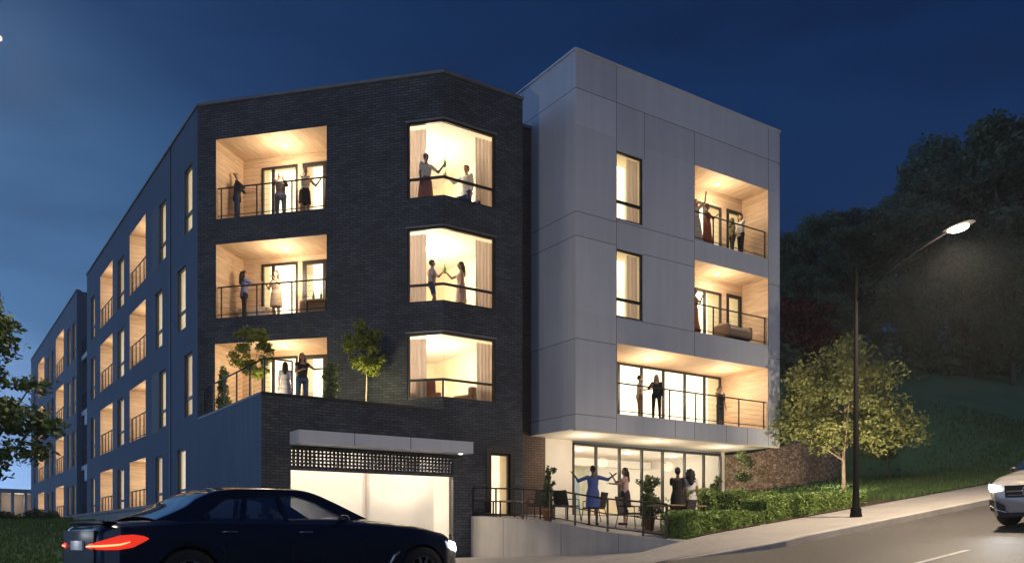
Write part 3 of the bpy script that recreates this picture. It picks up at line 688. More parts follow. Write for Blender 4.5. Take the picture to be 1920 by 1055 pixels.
m.face([(18.6, 32, .72), (26.2, 32, .72), (26.2, 32, 3.2), (18.6, 32, 3.2)], 2); m.face([(18.6, 23.5, .72), (18.6, 32, .72), (18.6, 32, 3.2), (18.6, 23.5, 3.2)], 0); m.face([(26.19, 23.5, .72), (26.19, 32, .72), (26.19, 32, 3.2), (26.19, 23.5, 3.2)], 0)
for i in range(5): m.box(19 + i * 1.4, 20.2 + i * 1.4, 31.9, 31.96, 1.1, 2.7, 3)
m.box(18.6, 26.1, 27.4, 27.7, 2.85, 3.15, 0); m.box(20.4, 22.8, 29, 29.7, .73, 1.75, 4); m.box(23.6, 25.6, 28, 28.6, .73, 1.6, 5)
m.build('lounge', [M['white'], M['floorwood'], mat('sage_wall', (.62, .62, .5), .8), mat('pale_art', (.35, .45, .55), .6), M['wood'], M['cream']], wb)
for x, y in ((20.2, 25), (22.6, 25), (25, 25), (20.8, 29.6), (24.2, 29.6)):
    m = MB(); m.lathe([(.14, 0), (.13, -.04)], (x, y, 3.2), 14); m.build('ceiling_light', M['lamp'], wb)
    lamp_light('lounge_lamp', (x, y, 2.75), 110, (1, .88, .68), .15)
for x in (18.05, 21.2, 24.6):
    downlight(wb, (x, YW + 1.1, ZB - .002), .06); lamp_light('soffit_lamp', (x, YW + 1.25, ZB - .55), 70, (1, .84, .62), .2)

# ------------------------------------------------------------------ rear block along the long facade
rb = empty('apartment_building', label='farthest navy apartment block at the left end, past the dark recessed stair bay', cat='apartment building')
RX = 7.43; ra, rbb = (RX, 77.5), (RX, 53.94); FR = Fr(ra, rbb); RY = lambda y: 77.5 - y
wr = []; br_ = []
for k, (q0, q1) in enumerate(ROWS):
    for y0, y1 in ((54.5, 55.7), (56.5, 57.8), (63.9, 64.9), (65.9, 67.3), (74.4, 75.6)): wr.append((RY(y1), RY(y0), q0, q1))
    for y0, y1 in ((59.2, 62.8), (69.0, 72.6)): br_.append((RY(y1), RY(y0), *BROWS[k]))
m = MB(); wall(ra, rbb, -1, H, wr + [(*o, 'lrtb') for o in br_], m, depth=.15); wall(rbb, (15, 53.94), -1, H, [], m); wall((15, 77.5), ra, -1, H, [], m)
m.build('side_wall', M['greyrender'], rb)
for o in wr: window(rb, FR, *o, transom=.3, back=.5, litmat=random.choice([M['litwhite'], M['litdim'], M['litdim']]))
for o in br_:
    u0 = o[0]; balcony(rb, ra, rbb, *o, 1.5, [(u0 + .3, u0 + 1.6, o[2], o[2] + 2, 'window', [u0 + .95]), (u0 + 2.1, u0 + 3.1, o[2], o[2] + 2, 'door', [])], W=36, wires=0, posts=(.02, .25, .5, .75, .98))
m = MB(); m.face([(7.43, 53.94, H - .2), (15, 53.94, H - .2), (15, 77.5, H - .2), (7.43, 77.5, H - .2)]); m.face([(15, 53.94, -1), (15, 77.5, -1), (15, 77.5, H), (15, 53.94, H)]); m.build('roof', M['roof'], rb)
m = MB(); coping(m, [ra, rbb], H); m.build('roof_coping', M['coping'], rb)
# recessed link bay
lk = MB(); wall((9.0, 53.94), (9.0, 50.44), -1, 13.2, [], lk); lk.face([(9, 50.44, 13.2), (9, 53.94, 13.2), (14, 53.94, 13.2), (14, 50.44, 13.2)]); lw = lk.build('stair_bay', M['frame'], rb)
for q in (10.05, 6.95, 3.9, .8):
    m = MB(); m.box(7.7, 8.98, 50.46, 53.92, q - .2, q); m.box(7.66, 7.7, 50.46, 53.92, q - .25, q + (.0 if q > 9 else .0)); s_ = m.build('landing_slab', M['panel'], lw)
    if q < 9 and q > 1: m = MB(); m.box(7.6, 7.65, 50.5, 52.4, q - .9, q - .22, 0); m.build('spandrel_panel', M['panel'], s_)
    railing(s_, [(7.72, 50.5, q), (7.72, 53.9, q)], 1.0, (.02, .25, .5, .75, .98), wires=3)

# garden wall in front of the long facade
m = MB(); m.box(5.4, 5.7, 24.5, 52, -.8, .78); m.box(5.36, 5.74, 24.4, 52.1, .78, .86)
tag(m.build('garden_wall', M['concrete']), 'low pale garden wall along the foot of the navy facade', 'garden wall')
for i in range(5):
    pass

# ------------------------------------------------------------------ retaining wall + railing + terrace
rw = empty('retaining_wall', label='tapering pale concrete retaining wall beside the driveway, with a steel railing on top', cat='retaining wall')
prof = [(22.34, .60), (20.5, .50), (18.7, .36), (17.2, .12), (16.0, .0), (15.2, -.08), (14.5, -.15)]
m = MB(); rows = []
for y, z in prof:
    x = wallx(y); rows.append([(x, y, -1.3), (x, y, z), (x + .22, y, z), (x + .22, y, -1.3)])
m.grid(rows, close=True, smooth=False, cap0=True, cap1=True); m.build('wall', M['concrete'], rw)
m = MB()
for y in (20.9, 18.6, 16.6):
    x = wallx(y); z = [b[1] + (a[1] - b[1]) * (y - b[0]) / (a[0] - b[0]) for a, b in zip(prof, prof[1:]) if b[0] <= y <= a[0]][0]
    m.box(x - .003, x + .01, y - .012, y + .012, -1.2, z - .003)
m.build('wall_joint', M['joint'], rw)
rp = [(wallx(y) + .1, y, z) for y, z in prof[:-1]]
railing(rw, rp, .85, (.0, .14, .30, .45, .58, .74, .9, 1.), rails=(1., .12, .55), r=.02)

# stone wall on the right
m = MB(); rows = []
pts = [(26.6, 24.3, 3.2), (29, 24.2, 3.5), (32, 24.2, 4.1), (35, 24.6, 4.9), (38, 25.4, 6.0), (41, 26.5, 7.2)]
for x, y, z in pts: rows.append([(x, y, -.5), (x, y, z), (x + .1, y + .45, z), (x + .1, y + .45, -.5)])
m.grid(rows, close=True, smooth=False, cap0=True, cap1=True)
tag(m.build('stone_wall', M['stone']), 'brown rubble stone wall behind the lit tree, right of the glazed lounge', 'stone wall')

# ------------------------------------------------------------------ foliage
def leaves(m, blobs, n, size, mi=0, shell=.55, droop=0, wid=.55):
    """diamond leaves scattered through ellipsoid blobs"""
    tot = sum(b[3] * b[4] for b in blobs)
    for (x, y, z, rh, rv) in blobs:
        k = int(n * rh * rv / tot); base = random.random()
        for _ in range(k):
            d = Vector((random.gauss(0, 1), random.gauss(0, 1), random.gauss(0, 1))).normalized()
            r = random.random() ** .4 * (1 - shell) + shell if random.random() < .8 else random.random()
            r *= .82 + .36 * random.random()
            c = Vector((x + d.x * rh * r, y + d.y * rh * r, z + d.z * rv * r))
            a = Vector((random.gauss(0, 1), random.gauss(0, 1), random.gauss(0, .7))).normalized(); b = a.cross(d + Vector((random.gauss(0, .5), random.gauss(0, .5), random.gauss(0, .5))))
            if b.length < .1: continue
            b.normalize(); s = size * (.6 + .8 * random.random())
            m.face([c - a * s, c - b * s * wid, c + a * s, c + b * s * wid], mi, [(0, 0)] * 4, clamp(.25 * base + .75 * random.random()))
def blobs_in(cx, cy, cz, rh, rv, n, br, seed=None, flat=.75):
    rnd = random.Random(seed) if seed is not None else random
    out = []
    for _ in range(n):
        a = rnd.random() * 6.283; q = math.sqrt(rnd.random()) ; zz = rnd.uniform(-1, 1)
        f = math.sqrt(max(.05, 1 - zz * zz * .85)); s = br * rnd.uniform(.55, 1.25)
        out.append((cx + math.cos(a) * q * f * rh, cy + math.sin(a) * q * f * rh, cz + zz * rv, s, s * flat))
    return out
def trunk_mesh(h, r, limbs, top, seed=1, lean=(0, 0), kmin=2):
    rnd = random.Random(seed); m = MB()
    pts = [(0, 0, -.3)] + [(lean[0] * k / 6 + rnd.uniform(-.03, .03) * h * .3, lean[1] * k / 6 + rnd.uniform(-.03, .03) * h * .3, h * k / 6) for k in range(1, 7)]
    m.tube(pts, [r * 1.25] + [r * (1 - .1 * k) for k in range(1, 7)], 8)
    for _ in range(limbs):
        k = rnd.randint(kmin, 6); p = Vector(pts[k]); t = Vector(rnd.choice(top)[:3])
        md = p.lerp(t, .5) + Vector((0, 0, -.06 * (t - p).length)); m.tube([p, md, t], [r * .45, r * .3, r * .1], 6)
    return m
def tree(name, loc, h, cz, rh, rv, nb, br, n, size, lmat, r=.12, limbs=8, seed=1, label=None, cat='tree', group=None, bark='bark', extra=(), shell=.5, kmin=2):
    t = empty(name, loc, 0, label, cat, group); random.seed(seed * 13 + 5)
    bl = blobs_in(0, 0, cz, rh, rv, nb, br, seed) + list(extra)
    trunk_mesh(h, r, limbs, bl, seed, kmin=kmin).build('trunk', M[bark], t)
    m = MB(); leaves(m, bl, n, size, shell=shell); m.build('crown', M[lmat], t)
    return t
# lit tree by the sidewalk
z0 = ground_h(27.6, 19)
lit_bl = [(-1.5, 1.4, 2.2, .75, .45), (1.7, -1.4, 2.5, .75, .5), (1.9, -1.6, 1.9, .55, .35), (-.6, .3, 1.7, .8, .4), (.9, -.8, 1.75, .8, .4), (-1.0, 1.0, 3.1, 1.0, .7), (1.2, -.9, 3.0, .95, .6), (0, 0, 4.6, 1.3, .9), (.2, -.2, 5.3, .45, .5), (-1.1, .9, 4.1, .8, .6), (1.1, -.9, 4.2, .8, .6), (-.9, .6, 2.2, .9, .5), (1.4, -1.1, 2.3, .9, .45), (-1.35, 1.1, 2.6, .7, .5), (.3, -.3, 3.6, 1.3, .9)]
tree('broadleaf_tree', (27.6, 19, z0), 3.4, 3.3, 2.0, 1.35, 60, .42, 15000, .07, 'leafyellow', .075, 12, 5, 'yellow-green street-lit tree on the verge behind the black lamp post', 'tree', bark='palebark', extra=lit_bl, shell=.3)
# dim shrub behind it
tree('bush', (33.0, 20.6, ground_h(33.0, 20.6)), 1.4, 1.9, 1.0, .9, 12, .5, 2600, .08, 'leafshrub', .05, 5, 9, 'small dim bush on the grass slope right of the lit tree', 'bush')
# forest
forest_variants = []
spec = [(48.7, 36.9, 20.1), (53.0, 38.8, 22.8), (53.5, 36.1, 22.1), (60.5, 38.5, 23.9), (58.4, 35.1, 23.6), (63.7, 36.3, 26.8), (69.1, 37.4, 31.4), (67.2, 33.9, 29.0), (64.7, 30.8, 28.9), (74.8, 33.5, 33.3), (50.9, 30.6, 16.4), (56.1, 29.4, 17.4), (45.3, 32.0, 14.6), (63.8, 41.1, 23.8), (56.3, 26.8, 17.5), (54.5, 42.7, 21.7), (61.0, 29.0, 22.0), (47.0, 35.0, 17.0)]
kinds = ['tall shaggy', 'broad rounded', 'narrow ragged']
protos = []
for v, (rh, rv, nb, br) in enumerate(((4.0, 4.6, 95, 1.05), (5.0, 3.8, 95, 1.1), (3.2, 5.2, 80, .95))):
    random.seed(50 + v); bl = blobs_in(0, 0, 8.2, rh, rv, nb, br, 31 + v, .8)
    protos.append((trunk_mesh(8, .32, 16, bl, 3 + v).mesh('trunk', [M['bark']]), (lambda mm: (leaves(mm, bl, 24000, .15, shell=.15), mm)[1])(MB()).mesh('crown', [M['leafforest']])))
order = ['nearest the pale block', 'second from the pale block', 'behind the black lamp post', 'right behind the lamp post', 'between post and lamp head', 'left of the glowing lamp head',
         'tallest, above the lamp head', 'just right of the lamp head', 'near the right edge of the view', 'at the very right edge, highest up the hill', 'low on the ridge below the lamp head', 'low at the ridge right of the lamp head', 'low behind the lit tree', 'farthest back, half hidden behind the lamp post trees', 'low by the right edge above the lawn', 'farthest left, peeking past the pale block', 'mid ridge under the tall crowns', 'low between the first trees']
for i, (x, y, zt) in enumerate(spec):
    v = (0, 1, 2)[i % 3]; zg = ground_h(x, y); s = max(.35, (zt - zg) / 12.9)
    t = empty('forest_tree', (x, y, zg - .2), random.random() * 6, f'dark {kinds[v]} wood-edge tree, ' + order[i], 'tree', 'dark trees along the ridge above the lawn')
    t.scale = (s * random.uniform(.9, 1.1), s * random.uniform(.9, 1.1), s)
    for nm, me in zip(('trunk', 'crown'), protos[v]):
        o = bpy.data.objects.new(nm, me); C.objects.link(o); o.parent = t
# reddish shrub tree
tree('red_leaf_tree', (41.5, 31.0, ground_h(41.5, 31)), 2.2, 3.0, 2.0, 1.6, 18, .9, 3500, .16, 'leafred', .1, 8, 12, 'dull red-leaved small tree beside the pale block wall', 'tree')
# undergrowth
m = MB(); random.seed(4)
for i in range(60):
    x = 40 + i * .75; y = 33 - .0 * i + random.uniform(-2, 3) - .12 * (x - 40); zg = ground_h(x, y)
    leaves(m, [(x, y, zg + .7, 1.6, 1.5)], 260, .22, shell=.2)
tag(m.build('undergrowth', M['leafforest']), 'dense dark undergrowth at the foot of the ridge trees', 'undergrowth', kind='stuff')

# left foreground tree
random.seed(21)
ex = [(.35, -.25, 3.9, .55, .3), (.7, -.4, 2.6, .7, .35), (1.05, -.7, 2.45, .5, .22), (.85, -.55, 2.0, .5, .25), (.2, 0, 4.7, .4, .25), (.95, -.62, 3.2, .42, .16), (.55, -.4, 4.25, .35, .14)]
tree('maple_tree', (.75, 18.3, -.5), 3.2, 3.1, .9, 1.35, 22, .38, 7500, .062, 'leafshrub', .09, 10, 22, 'dark leafy tree cut by the left edge of the view', 'tree', extra=ex, shell=.2)
# shrubs and small things on the left lawn
labs = ['low dark shrub at the left end of the bed before the garden wall', 'second dark shrub in the bed before the garden wall', 'widest dark shrub, in the middle of the lawn bed', 'dark shrub right of the widest one, close to the black car', 'small round shrub far back on the lawn']
for i, (px_, d, w) in enumerate(((-.592, 30, .9), (-.575, 29, .7), (-.56, 31, 1.1), (-.545, 30, .8), (-.53, 36, .8))):
    x = d * (.5664 + .8241 * px_); y = d * (.8241 - .5664 * px_); t = empty('low_shrub', (x, y, ground_h(x, y)), 0, labs[i], 'shrub', 'shrubs in the lawn bed'); random.seed(60 + i)
    mm = MB(); leaves(mm, blobs_in(0, 0, .14, w, .12, 8, .26), 900, .05, shell=.2); mm.build('foliage', M['leafdark'], t)
    mm = MB(); mm.tube([(0, 0, -.1), (0, 0, .3)], .03, 6); mm.build('stem', M['bark'], t)

# grass tufts on the near slope and lawn
def tufts(name, region, n, size, label):
    m = MB()
    for _ in range(n):
        x, y = region(); z = ground_h(x, y); a = random.random() * 3.14
        for k in range(3):
            b = a + k * 1.05; h = size * random.uniform(.6, 1.4); dx, dy = math.cos(b) * size * .25, math.sin(b) * size * .25; lx, ly = random.uniform(-1, 1) * size * .4, random.uniform(-1, 1) * size * .4
            m.face([(x - dx, y - dy, z - .01), (x + dx, y + dy, z - .01), (x + lx, y + ly, z + h)], 0, [(0, 0)] * 3)
    tag(m.build(name, leaf_mat(name, (.06, .12, .045), (.17, .26, .08), .8)), label, 'grass', kind='stuff')
random.seed(8)
tufts('verge_grass', lambda: (random.uniform(24, 44), 14.8 + abs(random.gauss(0, 4))), 9000, .13, 'rough grass along the verge and slope above the sidewalk')
tufts('lawn_grass', lambda: (random.uniform(-3, 5.2), random.uniform(17, 34)), 7000, .1, 'grass of the lawn at lower left')
# low groundcover plants along back of sidewalk
def hedge(x0, x1, y0, y1, zt, label, n):
    t = empty('hedge', ((x0 + x1) / 2, (y0 + y1) / 2, walk_h((x0 + x1) / 2, 15)), 0, label, 'hedge', 'clipped hedges by the sidewalk'); L = t.location
    random.seed(int(x0 * 10)); m = MB()
    for _ in range(n):
        x = random.uniform(x0, x1); zb = walk_h(x, 15) - .02
        lump = .05 * math.sin(x * 4.1) + .04 * math.sin(x * 9.3 + 1)
        f = random.random()
        top = zt(x) + lump
        if f < .45: p = (x, y0 + abs(random.gauss(0, .06)) - lump, random.uniform(zb, top))
        elif f < .8: p = (x, random.uniform(y0, y1), top - abs(random.gauss(0, .05)))
        elif f < .9: p = (random.choice((x0 + abs(random.gauss(0, .06)), x1 - abs(random.gauss(0, .06)))), random.uniform(y0, y1), random.uniform(walk_h(x0, 15), zt(x0)))
        else: p = (x, random.uniform(y0, y1), random.uniform(zb, top))
        if p[2] > zt(p[0]) + .1: continue
        a = Vector((random.gauss(0, 1), random.gauss(0, 1), random.gauss(0, 1))).normalized(); b = a.cross(Vector((random.gauss(0, 1), random.gauss(0, 1), random.gauss(0, 1)))).normalized()
        s = .034 * random.uniform(.6, 1.5); c = Vector(p) - L + Vector((0, 0, random.uniform(-.0, .04)))
        m.face([c - a * s, c - b * s * .6, c + a * s, c + b * s * .6], 0, [(0, 0)] * 4)
    m.build('foliage', M['leafhedge'], t)
    m = MB(); k = 10
    rows = [[(x0 + .08 + (x1 - x0 - .16) * i / k - L.x, yy - L.y, (zt(x0 + (x1 - x0) * i / k) - .09 if top else walk_h(x0 + (x1 - x0) * i / k, 15) - .05) - L.z) for i in range(k + 1)] for yy, top in ((y0 + .1, 0), (y0 + .1, 1), (y1 - .1, 1), (y1 - .1, 0))]
    m.grid(rows, smooth=False); m.build('branches', M['leafdark'], t)
hedge(15.35, 18.3, 14.95, 15.8, lambda x: .50 + .03 * (x - 15), 'clipped green hedge at the tip of the sidewalk, lower and nearer one', 15000)
hedge(18.45, 22.9, 15.0, 15.9, lambda x: walk_h(x, 15) + .62 - .05 * (x - 18), 'longer clipped hedge stepping uphill toward the lamp post', 22000)
hedge(18.0, 23.4, 17.4, 18.0, lambda x: 1.28, 'back row hedge between the terrace tables and the stone wall', 9000)

def potted(loc, h, w, label, pot='terracotta', lm='leafshrub', group=None, ph=.36, pr=.17, n=1500, conical=True):
    t = empty('potted_shrub', loc, 0, label, 'potted plant', group); random.seed(int(loc[0] * 100))
    m = MB(); m.lathe([(pr * .7, 0), (pr, ph), (pr * 1.06, ph), (pr * 1.06, ph - .05), (pr * .9, ph - .05)], n=16); m.build('pot', M[pot], t)
    m = MB(); m.tube([(0, 0, ph - .1), (0, 0, h * .8)], [.025, .01], 6); m.build('stem', M['bark'], t)
    bl = [(random.uniform(-.1, .1) * w, random.uniform(-.1, .1) * w, ph + .1 + (h - ph - .15) * k / 6, w * (1.05 - .6 * (k / 6) if conical else 1 - .3 * abs(k / 3 - 1)) * random.uniform(.55, .95), (h - ph) / 6) for k in range(7)] + [(random.uniform(-1, 1) * w * .8, random.uniform(-1, 1) * w * .8, random.uniform(ph, h), w * .3, w * .35) for k in range(7)]
    m = MB(); leaves(m, bl, n, .045, shell=.2); m.build('foliage', M[lm], t); return t
potted((15.3, 20.4, terr_h(20.4)), 1.5, .24, 'tall narrow shrub in an orange pot against the pale lounge wall')
potted((16.7, 17.6, terr_h(17.6)), 1.42, .36, 'bushy shrub in a pot between the terrace tables')
potted((22.6, 20.5, terr_h(20.5)), 1.5, .3, 'small cone shrub in a pot near the right end of the glazing')
t = tree('sapling', (25.3, 21.6, terr_h(21.6)), 1.7, 2.05, .22, .5, 10, .22, 900, .05, 'leafshrub', .03, 4, 17, 'slender young tree between the lounge glazing and the stone wall', 'tree', bark='palebark')
# floodlights added in the bed to brighten the stone wall and the tree
for (x, y, tx, ty, tz_, W, l) in ((29.0, 19.6, 29.5, 24.2, 2.6, 260, 'small added floodlight brightening the middle of the stone wall'), (25.6, 16.9, 27.4, 18.9, 4.6, 620, 'small added floodlight brightening the lit tree from its foot')):
    z = ground_h(x, y); t = empty('added_floodlight', (x, y, z), 0, l, 'garden light', 'added floodlights')
    m = MB(); m.box(-.06, .06, -.05, .05, 0, .12); m.build('housing', M['blackmetal'], t)
    m = MB(); m.box(-.05, .05, .052, .056, .02, .10); m.build('lens', M['lamp'], t)
    v = Vector((tx - x, ty - y, tz_ - z - .3)); lamp_light('added_flood_beam', (x, y + .08, z + .3), W, (1, .80, .55), .06, 'SPOT', v.to_track_quat('-Z', 'Y').to_euler(), 130)
# terrace trees and shrubs on the podium
def podium_tree(loc, s, label, seed):
    return tree('small_tree', loc, 1.15 * s, 1.78 * s, .62 * s, .66 * s, 36, .2 * s, 4300, .044, 'leaflime', .03, 8, seed, label, 'tree', 'small trees on the podium terrace', 'palebark', shell=.1, kmin=6)
podium_tree((10.85, 23.3, 3.68), 1.0, 'small uplit lime-green tree standing alone against the dark brick', 41)
podium_tree((8.25, 25.7, 3.68), 1.0, 'small uplit tree in front of the lowest chamfer balcony, behind the sloping railing', 42)
potted((7.85, 27.2, 3.68), 1.45, .28, 'upright shrub at the left end of the podium terrace', 'wicker', ph=.3)
potted((9.65, 23.1, 3.68), 1.15, .36, 'feathery shrub on the podium edge right of the pair of women', 'wicker', ph=.25, conical=False, n=900)
lamp_light('tree_uplight', (10.7, 23.0, 4.35), 48, (1, .87, .45), .05); lamp_light('tree_uplight', (8.45, 25.2, 4.35), 42, (1, .85, .4), .05)
for k_, (x, y) in enumerate(((10.7, 23.0), (8.45, 25.2))):
    m = MB(); m.lathe([(.05, 0), (.06, .12), (.05, .14)], (0, 0, 0), 12); o = m.build('garden_uplight', M['blackmetal'], None, (x, y, 3.682)); tag(o, 'small ground uplight at the foot of the ' + ('lone tree on the podium' if k_ == 0 else 'tree behind the sloping railing'), 'garden light')
# podium railing
pr_ = empty('terrace_railing', (7.58, 22.5, 3.8), label='dark steel railing along the left edge and corner of the podium terrace', cat='railing'); pr_.location = (0, 0, 0)
railing(pr_, [(7.55, 28.3, 3.79), (7.55, 22.47, 3.79), (8.3, 22.47, 3.79)], .88, (.0, .17, .34, .52, .70, .885, 1.), rails=(1.,), wires=6, name='rails')

# ------------------------------------------------------------------ street lamps
def street_lamp(loc, rz, label, poleh=6.35):
    t = empty('street_lamp', loc, rz, label, 'street lamp', 'tall black street lamps')
    m = MB(); m.lathe([(.20, 0), (.20, .06), (.16, .1), (.13, .28), (.14, .32), (.09, .40), (.075, .9), (.045, poleh), (.02, poleh + .06)], n=18); m.build('pole', M['blackmetal'], t)
    m = MB(); m.tube([(0, 0, poleh - .75), (.0, -.9, poleh - .2), (0, -1.7, poleh + .12), (0, -2.35, poleh + .33)], [.022, .02, .018, .016], 8); m.tube([(0, 0, poleh), (0, -1.2, poleh + .12), (0, -2.3, poleh + .3)], [.010] * 3, 6); m.build('arm', M['blackmetal'], t)
    m = MB()
    rows = []
    for k, (s, w, h) in enumerate(((0, .05, .04), (.08, .13, .08), (.25, .2, .1), (.5, .2, .08), (.7, .12, .05), (.74, .04, .02))):
        rows.append([(w * math.cos(a), -2.27 - s, poleh + .36 + .1 * s + h * max(-.25, math.sin(a))) for a in [2 * math.pi * q / 14 for q in range(14)]])
    m.grid(rows, close=True, cap0=True, cap1=True); h = m.build('lamp_head', M['blackmetal'], t)
    m = MB(); rows = [[(.14 * math.cos(a) * f, -2.62 + .25 * math.sin(a) * f, poleh + .38 - dz) for a in [2 * math.pi * q / 16 for q in range(16)]] for f, dz in ((1, .0), (.95, .06), (.6, .1), (.05, .115))]
    m.grid(rows, close=True, cap0=True, cap1=True); m.build('lens', emit('street_lamp_lens', (1, .80, .50), 60) if 'street_lamp_lens' not in bpy.data.materials else bpy.data.materials['street_lamp_lens'], h)
    return t
street_lamp((19.68, 13.2, .48 - .14), 0, 'black street lamp on the uphill sidewalk, its lit head over the road')
lamp_light('street_light', (19.68, 10.57, 6.85), 3600, (1, .79, .56), .2, 'SPOT', (R(4), R(-6), 0), 168)
lamp_light('street_light', (19.68, 10.57, 6.6), 560, (1, .79, .56), .3)
lamp_light('street_light', (1.1, 16.2, 7.75), 800, (1, .80, .55), .2)
lampL = street_lamp((-1.36, 17.85, -.9), R(55.5), 'street lamp whose lit head just enters the top left edge of the view', 8.5)

# ------------------------------------------------------------------ people
def evalmesh(o, name, mats, vox, smooth=2):
    md = o.modifiers.new('r', 'REMESH'); md.mode = 'VOXEL'; md.voxel_size = vox
    if smooth:
        ms = o.modifiers.new('s', 'SMOOTH'); ms.iterations = smooth; ms.factor = .5
    dg = bpy.context.evaluated_depsgraph_get(); me = bpy.data.meshes.new_from_object(o.evaluated_get(dg)); me.name = name
    me.materials.clear()
    for m in mats: me.materials.append(m)
    me.polygons.foreach_set('use_smooth', [True] * len(me.polygons)); old = o.data
    o.modifiers.clear(); o.data = me; bpy.data.meshes.remove(old); return o
SK = {'light': mat('skin_light', (.55, .33, .23), .5, var=.05), 'tan': mat('skin_tan', (.36, .2, .13), .5, var=.05), 'dark': mat('skin_dark', (.10, .055, .038), .5, var=.05)}
HR = {'black': mat('hair_black', (.012, .01, .01), .5), 'brown': mat('hair_brown', (.05, .026, .015), .5), 'red': mat('hair_auburn', (.2, .07, .03), .5), 'blond': mat('hair_blond', (.4, .27, .13), .5)}
CLC = {}
def cloth(c):
    c = tuple(c)
    if c not in CLC: CLC[c] = mat('cloth', c, .9, var=.12, scale=9)
    return CLC[c]
def person(loc, face, h, label, skin='light', hair=('brown', 'long'), top=(.5, .5, .5), bottom='trousers', bcol=(.02, .03, .06), sleeves=.35, armL=None, armR=None, male=False, group=None, step=.06, shoe=(.03, .02, .02), bend=0., shorts=False):
    k = h / 1.72; t = empty('person', loc, 0, label, 'person', group)
    # face: world heading (degrees) the person looks to; local forward is -Y
    t.rotation_euler = (0, 0, R(face) + math.pi / 2); t.scale = (k, k, k)
    sw = .185 if male else .16; hw = .095 if male else .1
    V = Vector
    z_hip, z_kn, z_an = .93, .50, .09
    def leg(sx, f):
        hip = V((sx * hw, 0, z_hip)); kn = V((sx * (hw + .01), -f * .35 - bend * .3, z_kn + .0)); an = V((sx * (hw + .01), f * -.6 + bend * .05, z_an)); toe = an + V((sx * .03, -.15, -.045)); return hip, kn, an, toe
    LG = [leg(1, step), leg(-1, -step)]
    def arm(sx, A):
        sh = V((sx * sw, .0, 1.40)); A = A or ((sx * .18, .02, -1), (sx * .05, -.25, -1)); u = V(A[0]).normalized(); f = V(A[1]).normalized()
        el = sh + u * .28; wr = el + f * .245; return sh, el, wr, f
    AR = [arm(1, armL), arm(-1, armR)]
    b = MB()
    def torso(m, e=0., z0=.86, z1=1.47):
        if male: P = [(.84, .155, .11, 0), (.95, .16, .115, 0), (1.08, .145, .105, 0), (1.2, .165, .115, -.01), (1.32, .18, .115, -.01), (1.40, .165, .09, 0), (1.45, .08, .06, 0)]
        else: P = [(.84, .16, .115, .005), (.94, .17, .12, .01), (1.07, .128, .095, 0), (1.19, .14, .105, -.015), (1.29, .15, .118, -.025), (1.38, .145, .085, 0), (1.45, .07, .055, 0)]
        rows = [[((rx + e) * math.cos(a), yo + (ry + e) * math.sin(a), z) for a in [6.2832 * i / 16 for i in range(16)]] for z, rx, ry, yo in P if z0 - .001 <= z <= z1]
        m.grid(rows, close=True, cap0=True, cap1=True)
    torso(b)
    for hip, kn, an, toe in LG:
        b.capsule(hip, .088, kn, .054); b.capsule(kn, .056, an, .036); b.capsule(kn + V((0, .02, -.12)), .052, kn + V((0, .015, -.22)), .045); b.capsule(an + V((0, .03, -.04)), .033, toe, .03)
    for i, (sh, el, wr, f) in enumerate(AR):
        b.capsule(sh, .05, el, .037); b.capsule(el, .038, wr, .025)
        side = f.cross(V((0, 0, 1)));
        if side.length < .2: side = V((0, 1, 0))
        side.normalize(); nrm = f.cross(side).normalized()
        b.capsule(wr, .024, wr + f * .05, .032, fl=.8)
        for q, (o_, l_) in enumerate(((-.028, .062), (-.010, .075), (.009, .072), (.027, .058))):
            r0 = wr + f * .075 + side * o_; r1 = r0 + f * l_ * .55 + nrm * .006; r2 = r1 + f * l_ * .4 + nrm * .022
            b.capsule(wr + f * .04 + side * o_ * .8, .011, r0, .0105, n=6); b.capsule(r0, .0105, r1, .0095, n=6); b.capsule(r1, .0095, r2, .0085, n=6)
        r0 = wr + f * .02 - side * .026; b.capsule(r0, .013, r0 + f * .035 - side * .03 + nrm * .01, .0105, n=6); b.capsule(r0 + f * .035 - side * .03 + nrm * .01, .0105, r0 + f * .062 - side * .032 + nrm * .02, .0095, n=6)
    b.capsule((0, .0, 1.42), .052, (0, -.01, 1.52), .047)
    b.ell((0, -.015, 1.625), (.072, .088, .10)); b.ell((0, -.035, 1.565), (.052, .06, .055))
    b.capsule((0, -.098, 1.635), .008, (0, -.112, 1.605), .014, n=8); b.ell((0, -.094, 1.572), (.024, .01, .009))
    for s in (1, -1): b.ell((s * .073, .0, 1.615), (.012, .02, .03)); b.ell((s * .03, -.092, 1.648), (.02, .01, .006))
    evalmesh(b.build('body', SK[skin], t), 'body', [SK[skin]], .0115, 2)
    e = MB()
    for s in (1, -1): e.ell((s * .029, -.092, 1.632), (.011, .008, .007), n=8)
    e.build('eyes', HR['black'], t)
    # hair
    hm = MB(); hc, hs = hair
    hm.ell((0, .012, 1.655), (.084, .09, .092))
    if hs in ('long', 'curly'):
        w = 1.35 if hs == 'curly' else 1.
        hm.ell((0, .05, 1.58), (.085 * w, .065 * w, .13)); hm.capsule((0, .07, 1.56), .075 * w, (0, .095, 1.34), .06 * w)
        for s in (1, -1): hm.capsule((s * .07 * w, .02, 1.63), .03 * w, (s * .085 * w, .01, 1.42), .026 * w)
        if hs == 'curly':
            rr = random.Random(3)
            for _ in range(26): hm.ell((rr.uniform(-.12, .12), .06 + rr.uniform(-.06, .06), rr.uniform(1.36, 1.7)), (.03, .03, .03), n=6)
    if hs == 'bun': hm.ell((0, .085, 1.70), (.045, .045, .045))
    if hs == 'short': hm.ell((0, .03, 1.63), (.08, .07, .08)); hm.ell((0, -.04, 1.70), (.06, .05, .035))
    o = hm.build('hair', HR[hc], t); evalmesh(o, 'hair', [HR[hc]], .013, 1)
    # clothes
    m = MB(); E = .016
